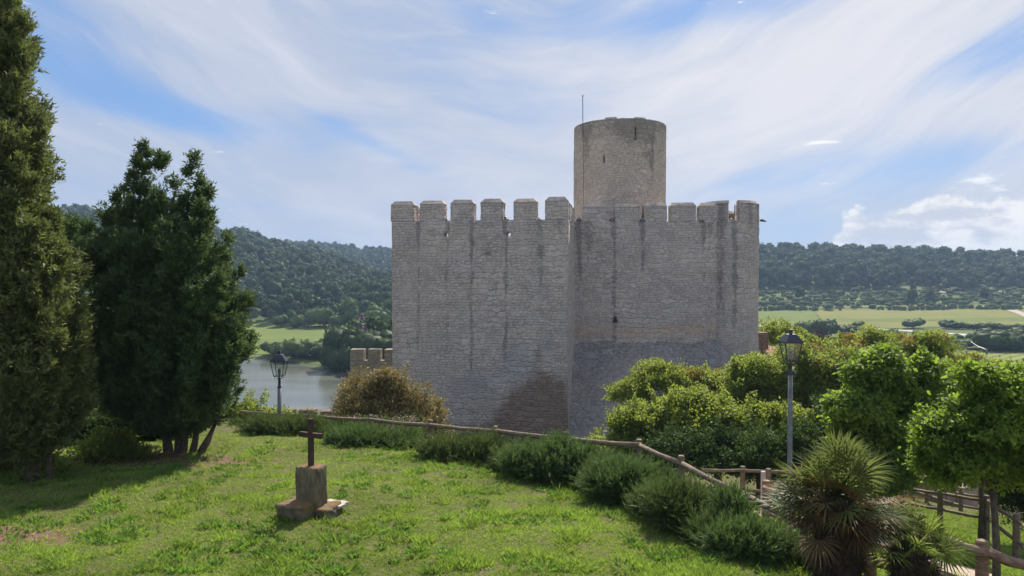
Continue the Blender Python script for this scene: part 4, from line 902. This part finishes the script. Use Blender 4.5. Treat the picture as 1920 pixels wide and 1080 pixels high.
# pink flowers
r = np.random.default_rng(3); fl = thing('flowering_plant', 'wild plant with small pink flowers along the fence behind the cross', 'plant', tuple(P(570, 810, 19.3)))
pc = np.array([P(505+r.random()*170 if k % 3 else 700+r.random()*80, 780+r.random()*30, 18.7+r.random()*.7) for k in range(210)])
V, Fc = leaves(np.repeat(pc, 5, 0)+r.normal(size=(1050, 3))*.02, r.normal(size=(1050, 3)), .045, .035, r); np_mesh('flower', V, Fc, M['flower'], fl)
pc2 = np.array([P(500+r.random()*290, 785+r.random()*45, 18.7+r.random()*.8) for k in range(900)]); V, Fc = leaves(np.repeat(pc2, 10, 0)+r.normal(size=(9000, 3))*.07, r.normal(size=(9000, 3))+np.array([0, 0, .8]), .09, .028, r)
np_mesh('foliage', V, Fc, M['scrub'], fl, tint=r.random(9000))

# ---- right-hand trees (far to near)
RT = ('redtip')
broad('tree', 'tree with reddish shoot tips against the foot of the sloping rubble base', 'tree', [(1235, 715, 55, 28, 0), (1190, 745, 40, 28, 0), (1300, 725, 60, 32, .3), (1245, 700, 25, 16, 0), (1340, 730, 45, 28, 0)], 28, M['bright'], 1900, 18, .15, .055, 61, (M['redtip'], 160, .12, .05), r0=.12)
broad('tree', 'dark green tree with drooping compound leaves behind the tall lamp post', 'tree', [(1410, 710, 50, 40, 0), (1470, 730, 60, 60, .2), (1550, 720, 60, 60, 0), (1400, 690, 28, 20, 0), (1510, 675, 50, 30, .4), (1600, 690, 45, 45, 0), (1440, 770, 60, 50, 0), (1530, 790, 60, 60, 0), (1360, 740, 50, 45, .3), (1600, 750, 50, 60, 0)], 27, M['ail'], 4200, 18, .17, .055, 62, (M['redtip'], 140, .14, .05), r0=.15)
broad('tree', 'yellow-green feathery tree standing between the dark tree and the fields', 'tree', [(1590, 655, 45, 24, 0), (1640, 645, 40, 22, 0), (1700, 660, 45, 30, .3), (1750, 650, 35, 24, 0), (1560, 690, 40, 30, 0), (1690, 700, 60, 40, 0), (1760, 700, 50, 40, .2), (1720, 760, 80, 50, 0), (1780, 730, 50, 40, 0), (1830, 700, 50, 30, .5)], 33, M['bright'], 3600, 18, .20, .06, 63, (M['redtip'], 220, .18, .06), r0=.15)
broad('tree', 'broad low bright-topped tree in front of the rubble base, left of the lamp post', 'tree', [(1200, 800, 50, 45, 0), (1250, 790, 60, 55, .2), (1320, 800, 65, 55, 0), (1390, 810, 65, 50, .2), (1450, 830, 55, 45, 0), (1290, 765, 50, 30, .5), (1350, 850, 80, 40, -.2), (1490, 800, 35, 35, 0), (1240, 850, 60, 35, -.3), (1440, 790, 30, 25, 0), (1180, 830, 50, 40, 0), (1400, 860, 60, 40, 0), (1480, 860, 55, 40, 0), (1340, 790, 60, 60, .8)], 22, M['bright'], 5600, 18, .13, .07, 64, r0=.13)
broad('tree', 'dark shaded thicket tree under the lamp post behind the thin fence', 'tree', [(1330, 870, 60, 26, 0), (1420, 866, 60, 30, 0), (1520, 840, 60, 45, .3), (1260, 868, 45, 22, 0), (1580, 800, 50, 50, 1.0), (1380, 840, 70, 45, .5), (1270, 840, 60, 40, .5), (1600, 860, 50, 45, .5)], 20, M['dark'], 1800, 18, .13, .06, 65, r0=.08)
broad('tree', 'vivid green mulberry-like tree with drooping leaves behind the fan palm', 'tree', [(1650, 710, 52, 46, 0), (1700, 750, 52, 55, .2), (1620, 770, 50, 50, 0), (1680, 820, 62, 50, -.2), (1610, 760, 32, 28, -.3), (1730, 700, 25, 32, 0), (1650, 860, 50, 30, 0), (1655, 680, 22, 26, 0), (1740, 830, 40, 45, 0), (1600, 820, 40, 45, .3), (1660, 900, 45, 25, .3)], 17, M['vivid'], 3600, 18, .15, .085, 66, r0=.10, droop=.9)
broad('tree', 'leafy tree behind the young tree at the right edge', 'tree', [(1830, 740, 70, 50, 0), (1770, 730, 50, 40, 0), (1770, 860, 50, 40, 0), (1820, 850, 60, 50, 0), (1900, 760, 60, 60, .3), (1790, 800, 50, 50, 0), (1960, 740, 60, 60, 0), (1880, 850, 70, 50, .3)], 19, M['bright'], 3600, 18, .15, .07, 67, r0=.06, droop=.4)
broad('young_tree', 'young thin-trunked vivid green tree behind the bottom right fence', 'tree', [(1800, 790, 45, 38, .2), (1760, 830, 38, 40, .2), (1860, 740, 50, 42, 0), (1910, 730, 50, 45, .3), (1880, 810, 50, 48, -.2), (1835, 860, 55, 38, 0), (1930, 830, 50, 60, 0), (1900, 870, 40, 30, .1), (1790, 870, 32, 36, 0), (1830, 710, 30, 26, 0), (1755, 860, 30, 34, .4), (1850, 800, 45, 40, .5), (1745, 800, 25, 30, .4), (1960, 760, 50, 60, 0), (1945, 880, 40, 40, 0)], 10.1, M['vivid'], 3400, 16, .085, .05, 68, r0=.05, droop=.9, base=tuple(P(1869, 1060, 9.9)[:2]), tr=.2)
broad('shrub', 'dark shrub behind the corner fence at the right edge', 'shrub', [(1900, 920, 36, 40, 0), (1940, 960, 40, 60, 0), (1880, 900, 30, 30, .3)], 19.5, M['dark'], 700, 20, .10, .05, 69, r0=.04, trunkname='stem')
broad('shrub', 'yellow-green shrub right behind the castle turret foot', 'shrub', [(1455, 622, 26, 14, 0), (1470, 640, 28, 18, 0), (1510, 650, 24, 20, 0)], 50, M['bright'], 420, 18, .25, .10, 70, r0=.06, trunkname='stem')
broad('tree', 'brownish leafing tree between the lamp lantern and the fields', 'tree', [(1528, 650, 22, 24, 0), (1548, 668, 22, 18, 0)], 62, M['greyscrub'], 420, 18, .28, .10, 71, r0=.1)
cypress('cypress_tree', 'small dark cypress poking up among the yellow-green trees', [(1646, 740, 1645, 655, 17, 0), (1646, 735, 1647, 665, 14, .3)], 24.5, M['cyp2'], 700, 14, 72, ((1646, 800, 1646, 700, .06),), base=P(1646, 740, 24.5)[:2], L=.12, Wd=.04)

# ---- fan palms
def fan_palm(label, heads, Y, seed, base, n_green, n_dead, R_):
    r = np.random.default_rng(seed); bx, by = base; zb = float(gz(bx, by)); t = thing('fan_palm', label, 'palm', (bx, by, zb))
    def fans(n, lo, hi, mt, name, rad, droop):
        Vs = []; Ti = []; pet = MB()
        for i in range(n):
            hp = P(*heads[i % len(heads)][:2], Y+heads[i % len(heads)][2]); az_ = r.random()*2*math.pi; e = math.radians(lo+(hi-lo)*r.random()); pl = rad*(.55+.25*r.random())
            d = np.array([math.cos(az_)*math.cos(e), math.sin(az_)*math.cos(e), math.sin(e)]); tip = hp+d*pl
            pet.tube([hp, hp+d*pl*.5+np.array([0, 0, .01]), tip], [.014, .010, .007], 5)
            side = unit(np.cross(d, np.array([0, 0, 1.0]))); nrm = np.cross(side, d); rl = r.normal()*.55; side, nrm = side*math.cos(rl)+nrm*math.sin(rl), nrm*math.cos(rl)-side*math.sin(rl); nl = 24; tb = r.random(); fl_ = rad*(.62+.2*r.random())
            for k in range(nl):
                a = math.radians(-105+210*k/(nl-1)); ll = fl_*(1-.28*abs(a)/1.8)*(.9+.15*r.random())
                dd = unit(d*math.cos(a)+side*math.sin(a)+nrm*(.10*(k % 2)+.05)); sag = np.array([0, 0, -1.0])*ll*(.10+droop*.25*r.random())
                w = .012*rad/.62; s2 = unit(np.cross(dd, nrm))
                p0 = tip; p1 = tip+dd*ll*.55; p2 = tip+dd*ll+sag
                Vs += [p0, p1-s2*w, p2, p1+s2*w]; Ti.append(min(1, .15+.6*tb+.25*r.random()))
        np_mesh(name, np.array(Vs), np.arange(len(Vs)).reshape(-1, 4), mt, t, tint=Ti); pet.build('leaf_stalks' if name == 'green_fronds' else 'dry_stalks', mt, t)
    fans(n_green, -8, 88, M['palm_light'] if n_dead < 10 else M['palm'], 'green_fronds', R_, .3); fans(n_dead, -35, 30, M['deadpalm'], 'dry_fronds', R_*.95, .7); fans(n_dead//2, -75, -20, M['fibre'], 'hanging_fronds', R_*.8, 1.0)
    for hx, hy, hd in heads:
        hp = P(hx, hy, Y+hd); b = np.array([bx+(hp[0]-bx)*.5, by+(hp[1]-by)*.5, zb-.1]); MB().tube([b, b*.5+hp*.5, hp], [.12, .13, .09], 12).build('trunk', M['fibre'], t, True)
    # fibrous skirt
    n = 5200; hp = [P(hx, hy, Y+hd) for hx, hy, hd in heads]; k = r.integers(0, len(hp), n); H = np.array(hp)[k]; B = np.array([bx, by, zb])*.5+H*.5; B[:, 2] = zb
    s = r.random(n)[:, None]; a = r.random(n)*6.283; c = B*(1-s)+H*s+np.stack([np.cos(a)*.11, np.sin(a)*.11, a*0], 1)
    V, Fc = needles(c, np.stack([np.cos(a), np.sin(a), r.normal(size=n)*.8-.3], 1), .14, .012, r); np_mesh('fibres', V, Fc, M['fibre'], t)
M['fibre'] = simple('palm_fibre', (.085, .06, .038), .95, var=.5, scale=20)
fan_palm('large fan palm with orange dry fronds in front of the fence at bottom right', [(1570, 930, 0), (1600, 955, .25), (1545, 960, .1)], 8.1, 5, P(1580, 1125, 8.1)[:2], 56, 24, .60)
fan_palm('smaller all-green fan palm crouching right of the large palm', [(1700, 1035, 0), (1730, 1050, .2)], 8.0, 8, P(1705, 1110, 8.0)[:2], 34, 5, .48)

# ------------------------------------------------------------------ grass (stuff)
def grass(name, xs, ys, hmul, seed, wmul=1.0, kindlabel=None):
    r = np.random.default_rng(seed); n = len(xs); z = gz(xs, ys)-.005
    pn = fbm(xs*.9, ys*.9, 61); pw = fbm(xs*2.7, ys*2.7, 62); cl = sst(.54, .68, pw)
    h = (.016+.026*r.random(n)+.085*cl*r.random(n))*hmul; a = r.random(n)*6.283; lean = .4+1.3*r.random(n)
    d = np.stack([np.cos(a)*lean, np.sin(a)*lean, np.ones(n)], 1)
    V, Fc = needles(np.stack([xs, ys, z], 1), d, h*1.3, (.007+.007*r.random(n)+.006*cl)*wmul, r)
    ti = np.clip(.75*r.random(n)+(pn-.42)*1.3-.55*cl*(_h(np.floor(xs*1.5), np.floor(ys*1.5), 5) > .45)+(pw-.5)*.7+.15, 0, 1)
    o = np_mesh(name, V, Fc, M['grass'], tint=ti); tag(o, kindlabel, 'grass', kind='stuff'); return o
r = np.random.default_rng(11); n = 560000
yy = 7.2+(18.5-7.2)*r.random(n)**1.35; xx = (r.random(n)*1.5-.80)*yy
fd = fence_d(xx, yy); k = (fd < .6) & (r.random(n) > np.clip(bare(xx, yy)*.9+.5*sst(.52, .74, fbm(xx*5.5, yy*5.5, 91)), 0, .96)) & (xx > -13)
grass('lawn_grass', xx[k], yy[k], 1.0, 12, 1.0, 'short sunlit lawn grass with patches of bare soil')
n = 60000; yy = 8+12*r.random(n); xx = -10+16*r.random(n); fd = fence_d(xx, yy); k = (fd > -1.0) & (fd < .9)
grass('tall_grass', xx[k], yy[k], 2.6, 13, 1.0, 'longer grass growing along the foot of the fence')
n = 260000; yy = 8+17*r.random(n); xx = yy*(.28+.5*r.random(n)); fd = fence_d(xx, yy); k = (fd > .5) & (np.abs(fd-5.6-.25*np.sin(xx*.8)) > .9)
grass('bank_grass', xx[k], yy[k], 1.5, 14, 1.3, 'grass on the lower bank beyond the fence')
# broadleaf weeds scattered in the lawn
n = 1100; yy = 8+8.5*r.random(n)**1.2; xx = (r.random(n)*1.3-.75)*yy; k = (fence_d(xx, yy) < -.3) & (fbm(xx*1.3, yy*1.3, 66) > .47); xx, yy = xx[k], yy[k]; n = len(xx); per = 34
a = r.random((n, per))*6.283; rad = r.random((n, per))**.5*(.05+.13*r.random((n, 1))**1.6); cx = (xx[:, None]+np.cos(a)*rad).ravel(); cy = (yy[:, None]+np.sin(a)*rad).ravel()
V, Fc = leaves(np.stack([cx, cy, gz(cx, cy)+.01], 1), np.stack([np.cos(a.ravel()), np.sin(a.ravel()), .5+r.random(n*per)], 1), .055+.04*r.random(n*per), .022, r, .6)
o = np_mesh('lawn_weeds', V, Fc, M['weed'], tint=np.clip(np.repeat(r.random(n)*.7, per)+.3*r.random(n*per), 0, 1)); tag(o, 'leafy green weeds scattered through the lawn', 'weeds', kind='stuff')

# ------------------------------------------------------------------ far woods
def far_crown(seed, n, kind='pine', leafn=90):
    """unit-height tree crown (radius ~.36) as lumpy clumps of facets"""
    r = np.random.default_rng(seed); V = []; Fc = []; Ti = []; k = 0
    nb = {'pine': 9, 'bush': 7, 'poplar': 9}[kind]; cs = []
    for i in range(nb):
        if kind == 'pine': z = .35+.62*(i+.5)/nb; rr = .30*math.sqrt(max(0, 1-((z-.45)/.56)**2)); a = r.random()*6.28; cs.append((math.cos(a)*rr*.62, math.sin(a)*rr*.62, z-.04, .20-.08*max(0, z-.6)))
        elif kind == 'bush': a = i*6.28/nb; cs.append((math.cos(a)*.28, math.sin(a)*.28, .35+.25*r.random(), .30))
        else: z = .2+.75*i/nb; cs.append((r.normal()*.05, r.normal()*.05, z, .15*(1-.5*z)))
    per = n//nb
    for (x_, y_, z_, R_) in cs:
        d = unit(r.normal(size=(per, 3))); c = np.array([x_, y_, z_])+d*R_*(.7+.45*r.random((per, 1)))
        v, f = leaves(c-d*.02, unit(np.cross(d, r.normal(size=(per, 3))))+d*.5+np.array([0, 0, .2]), .10*(.7+.6*r.random(per)), .085, r)
        V.append(v); Fc.append(f+k); k += len(v); Ti.append(np.clip(r.random()*.5+r.random(per)*.45, 0, 1))
        nu_, nv_ = (7, 5) if n > 200 else (5, 4)          # a lumpy closed core so the top catches the sun and the underside shades
        for a_ in range(1):
            ii, jj = np.meshgrid(np.arange(nu_), np.arange(nv_+1), indexing='ij'); th = ii.ravel()/nu_*6.283+seed; ph = jj.ravel()/nv_*math.pi-math.pi/2
            rr = R_*(.82+.3*r.random(len(th))); v = np.stack([x_+np.cos(th)*np.cos(ph)*rr, y_+np.sin(th)*np.cos(ph)*rr, z_+np.sin(ph)*rr*.9], 1)
            q = np.array([((i*(nv_+1)+j), ((i+1) % nu_*(nv_+1)+j), ((i+1) % nu_*(nv_+1)+j+1), (i*(nv_+1)+j+1)) for i in range(nu_) for j in range(nv_)])
            V.append(v); Fc.append(q+k); k += len(v); Ti.append(np.full(len(q), .25+.5*r.random()))
    return np.concatenate(V), np.concatenate(Fc), np.concatenate(Ti)
def scatter(px0, px1, Y0, Y1, n, seed, dmin, cond=None):
    r = np.random.default_rng(seed); Y = np.sqrt(Y0**2+(Y1**2-Y0**2)*r.random(n)); u = (px0+(px1-px0)*r.random(n)-960)/F; X = u*Y; keep = []; cellm = {}
    for i in range(n):
        if cond is not None and not cond(X[i], Y[i]): continue
        c_ = (int(X[i]//dmin), int(Y[i]//dmin)); ok = True
        for a in (-1, 0, 1):
            for b in (-1, 0, 1):
                for j in cellm.get((c_[0]+a, c_[1]+b), ()):
                    if (X[i]-X[j])**2+(Y[i]-Y[j])**2 < dmin*dmin: ok = False
        if ok: keep.append(i); cellm.setdefault(c_, []).append(i)
    keep = np.array(keep, int); return X[keep], Y[keep]
SP = []
X, Y = scatter(380, 1000, 272, 560, 9000, 1, 5.2); SP.append((X, Y, 'l'))
X, Y = scatter(-500, 400, 300, 560, 8000, 2, 6.6); SP.append((X, Y, 'l'))
X, Y = scatter(480, 1430, 640, 900, 9000, 3, 6.5); SP.append((X, Y, 'l'))
X, Y = scatter(1060, 2500, 474, 640, 15000, 4, 6.6, lambda x_, y_: fbm(np.array(x_*.02), np.array(y_*.03), 77) > .30 or y_ > 510); SP.append((X, Y, 'r'))
AX = np.concatenate([s[0] for s in SP]); AY = np.concatenate([s[1] for s in SP]); AR = np.concatenate([np.full(len(s[0]), s[2] == 'r') for s in SP])
rr_ = np.random.default_rng(77); AH = np.where(AR, 11.0, 7.8)*(.6+.8*rr_.random(len(AX))); AH = AH*np.where(AY > 620, 1.1, 1)
AZ = gz(AX, AY)
pxs = AX/AY*F+960; vis = (pxs > 420) & (pxs < 1925) & ~((pxs > 735) & (pxs < 1425))
score = np.where(vis, AH/AY, 0); order = np.argsort(-score)
protoL = []
for k in range(6):
    V, Fc, Ti = far_crown(200+k, 420)
    me = bpy.data.meshes.new('crown'); o = np_mesh('crown', V, Fc, M['pine'], tint=Ti); protoL.append(o.data); bpy.data.objects.remove(o)
mb = MB(); mb.tube([(0, 0, -.08), (.01, 0, .3), (0, 0, .75)], [.026, .02, .008], 6); tr_o = mb.build('trunk', M['bark_grey']); trm = tr_o.data; bpy.data.objects.remove(tr_o)
ind = order[:290]
for q_, i in enumerate(ind):
    right = bool(AR[i])
    t = thing('pine_tree', 'blue-green pine in the wooded slope beyond the fields right of the castle' if right else 'blue-green pine in the wood across the lake left of the castle', 'tree', (AX[i], AY[i], AZ[i]), 'pines of the right-hand slope' if right else 'pines across the lake')
    s = AH[i]; t.scale = (s*1.1, s*1.1, s); t.rotation_euler = (0, 0, rr_.random()*6.28)
    for nm, me in (('crown', protoL[q_ % 6]), ('trunk', trm)):
        c_ = bpy.data.objects.new(nm, me); C.objects.link(c_); c_.parent = t
# remaining wood: one mesh
rest = order[290:]; low = [far_crown(300+k, 90) for k in range(8)]; Vs = []; Fs = []; Ts = []; k = 0
for i in rest:
    V, Fc, Ti = low[int(rr_.integers(8))]; a = rr_.random()*6.28; co, si = math.cos(a), math.sin(a); s = AH[i]
    W_ = np.stack([(V[:, 0]*co-V[:, 1]*si)*s*1.25+AX[i], (V[:, 0]*si+V[:, 1]*co)*s*1.25+AY[i], V[:, 2]*s+AZ[i]], 1); Vs.append(W_); Fs.append(Fc+k); k += len(V); Ts.append(np.clip(Ti+(rr_.random()-.5)*.7, 0, 1))
o = np_mesh('far_woodland', np.concatenate(Vs), np.concatenate(Fs), M['pine'], tint=np.concatenate(Ts)); tag(o, 'dense dark pine forest covering the hills behind the castle', 'forest', kind='stuff')
# bushes, hedges and valley trees
bushp = []
for k in range(5):
    V, Fc, Ti = far_crown(400+k, 260, 'bush'); o = np_mesh('crown', V, Fc, M['scrub'], tint=Ti); bushp.append(o.data); bpy.data.objects.remove(o)
def put(nm, label, cat, x_, y_, h_, wmul, me, mt=None, group=None, zoff=0.0):
    t = thing(nm, label, cat, (x_, y_, float(gz(x_, y_))+zoff), group); t.scale = (h_*wmul, h_*wmul, h_); t.rotation_euler = (0, 0, rr_.random()*6.28)
    c_ = bpy.data.objects.new('crown', me); C.objects.link(c_); c_.parent = t
    if mt: c_.material_slots[0].link = 'OBJECT'; c_.material_slots[0].material = mt
    c_ = bpy.data.objects.new('trunk', trm); C.objects.link(c_); c_.parent = t; return t
X, Y = scatter(1428, 1925, 405, 475, 420, 21, 6.0)
for x_, y_ in zip(X, Y):
    put('bush', 'low bush on the cultivated terraces right of the castle', 'bush', x_, y_, 2.0+2.2*rr_.random(), 1.3, bushp[int(rr_.integers(5))], group='bushes on the terraces')
# hedge lines along terraces
for k, Yh in enumerate((403, 419, 433, 446, 459)):
    V_, F_, T_ = [], [], []; kk = 0; n = 150
    for i in range(n):
        px = 1425+i*(520/n)+rr_.normal()*2; x_ = (px-960)/F*Yh; y_ = Yh+rr_.normal()*1.2
        if fbm(np.array(px*.02), np.array(k*3.3), 5) < .38: continue
        V, Fc, Ti = low[i % 8]; s = 1.8+1.0*rr_.random(); V_.append(V*np.array([s*1.3, s*1.3, s])+np.array([x_, y_, float(gz(x_, y_))-.3])); F_.append(Fc+kk); kk += len(V); T_.append(Ti)
    o = np_mesh('hedge', np.concatenate(V_), np.concatenate(F_), M['scrub'], tint=np.concatenate(T_)); tag(o, '%s hedge row on the terraces right of the castle' % ('lowest', 'second lowest', 'middle', 'second highest', 'highest')[k], 'hedge', 'terrace hedges')
VT = [('dark round tree on the near edge of the pale wheat field', 1713, 614, 5.0, 1.5), ('small round tree on the road edge right of the dark round tree', 1776, 616, 4.0, 1.3), ('large dark tree left of the wheat field corner', 1545, 632, 7, 1.3), ('dark tree beside the field corner, behind the lamp', 1510, 628, 5.5, 1.3), ('dark bush below the pale road', 1590, 628, 4.5, 1.5), ('dark bush in the valley, right of the lamp lantern', 1610, 612, 3.2, 1.4),
      ('olive tree at the lower edge of the valley road', 1670, 640, 4.5, 1.2), ('bush at the foot of the valley road bend', 1730, 640, 4, 1.3), ('dark tree left of the pylon', 1780, 652, 4.6, 1.6), ('dark tree between pylon and the tree clump at right edge', 1805, 655, 4.0, 1.4),
      ('lone cone-shaped tree on the upper terraces', 1846, 566, 8, 1.0), ('dark tree standing in the middle of the terraces', 1710, 575, 9, 1.0), ('second dark tree in the middle of the terraces', 1745, 572, 8, 1.0), ('round dark tree at the terrace edge near the castle', 1500, 565, 8, 1.2)]
for k, (lb, px, py, hh, wm) in enumerate(VT):
    if py > 600: x_, y_ = gx2(px, py)
    else: y_ = 470-(py-550)*2.2; x_ = (px-960)/F*y_
    put('round_tree', lb, 'tree', x_, y_, hh, wm, bushp[k % 5] if py > 600 else protoL[k % 6], M['dark'] if k % 3 else None)
for k in range(9):
    x_, y_ = gx2(1850+k*11, 655+4*math.sin(k*2)); put('round_tree', 'dark tree in the clump at the right edge above the near field', 'tree', x_, y_, 5.5+1.5*rr_.random(), 1.3, bushp[k % 5], M['dark'], 'tree clump by the near field')
for k in range(26):
    x_, y_ = gx2(1780+k*6.5, 617+k*.25); put('bush', 'bush of the dark hedge along the lower edge of the wheat field', 'bush', x_, y_, 2.6+.8*rr_.random(), 1.4, bushp[k % 5], M['dark'], 'hedge bushes by the wheat field')
# trees around the lake
for k in range(24):
    px = 470+k*7.0; x_, y_ = gx2(px, 679+.10*(px-470)*.5+3*math.sin(k)); y_ += 12+5*rr_.random()
    put('bush', 'dark bush on the far shore of the lake', 'bush', x_, y_, 3.0+2.6*rr_.random()*(1 if px > 520 else .5), 1.3, bushp[k % 5], M['dark'] if k % 2 else None, 'bushes on the far lake shore')
for k in range(26):
    x_, y_ = gx2(622+rr_.random()*150, 690+rr_.random()*12); y_ += 22*rr_.random()
    put('tree', 'grey-green tree of the thicket between lake and castle', 'tree', x_, y_, 7.5+3.0*rr_.random(), 1.0, bushp[k % 5] if k % 2 else protoL[k % 6], M['greyscrub'] if k % 4 == 0 else M['dark'], 'thicket between lake and castle')
for k in range(12):
    x_ = (520+k*19-960)/F*262; put('tree', 'light green tree at the edge of the pine wood beyond the meadow', 'tree', x_, 262+6*rr_.random(), (9.5 if 9 < k or k in (4, 7) else 5)+2*rr_.random(), .95, protoL[k % 6] if k % 2 else bushp[k % 5], M['scrub'], 'light green trees before the pine wood')
V, Fc, Ti = far_crown(500, 260, 'poplar'); o = np_mesh('crown', V, Fc, M['cyp2'], tint=Ti); me = o.data; bpy.data.objects.remove(o)
x_, y_ = gx2(611, 640); put('cypress_tree', 'tiny lone cypress in the meadow across the lake', 'tree', x_, y_, 3.6, .9, me)
# pylon
p = P(1808, 640, 118); zb = float(gz(p[0], p[1])); py_ = thing('power_pylon', 'concrete lattice power pole with a crossarm above the near field', 'pylon', (p[0], p[1], zb)); H = p[2]-zb
mb = MB()
for s in (-1, 1): mb.box((p[0]+s*.42, p[1], zb+H/2), (.13, .2, H))
for k in range(16): mb.tube([(p[0]-.42, p[1], zb+H*(.05+k*.06)), (p[0]+.42, p[1], zb+H*(.05+(k+1)*.06))], .035, 5)
mb.build('mast', M['galv'], py_); MB().box((p[0]+.3, p[1], zb+H), (2.2, .22, .18)).build('crossarm', M['galv'], py_)
mb = MB(); e = P(1850, 656, 112); mb.tube([(p[0]+1, p[1], zb+H), p*.4+e*.6+np.array([0, 0, .05]), e], .06, 5); mb.box(e-np.array([0, 0, .3]), (.25, .25, .8)); mb.build('bracket', M['galv'], py_)
# ------------------------------------------------------------------ haze
m, x = mat('haze_air'); vol = x.node('ShaderNodeVolumePrincipled', inp={'Color': (.50, .70, 1.0, 1), 'Density': .00030, 'Anisotropy': .1})
x.l.new(vol.outputs[0], x.node('ShaderNodeOutputMaterial').inputs['Volume'])
mb = MB(); mb.box((0, 1600, (-30+75)/2), (5400, 3500, 105)); hz = mb.build('haze', m); tag(hz, kind='stuff')
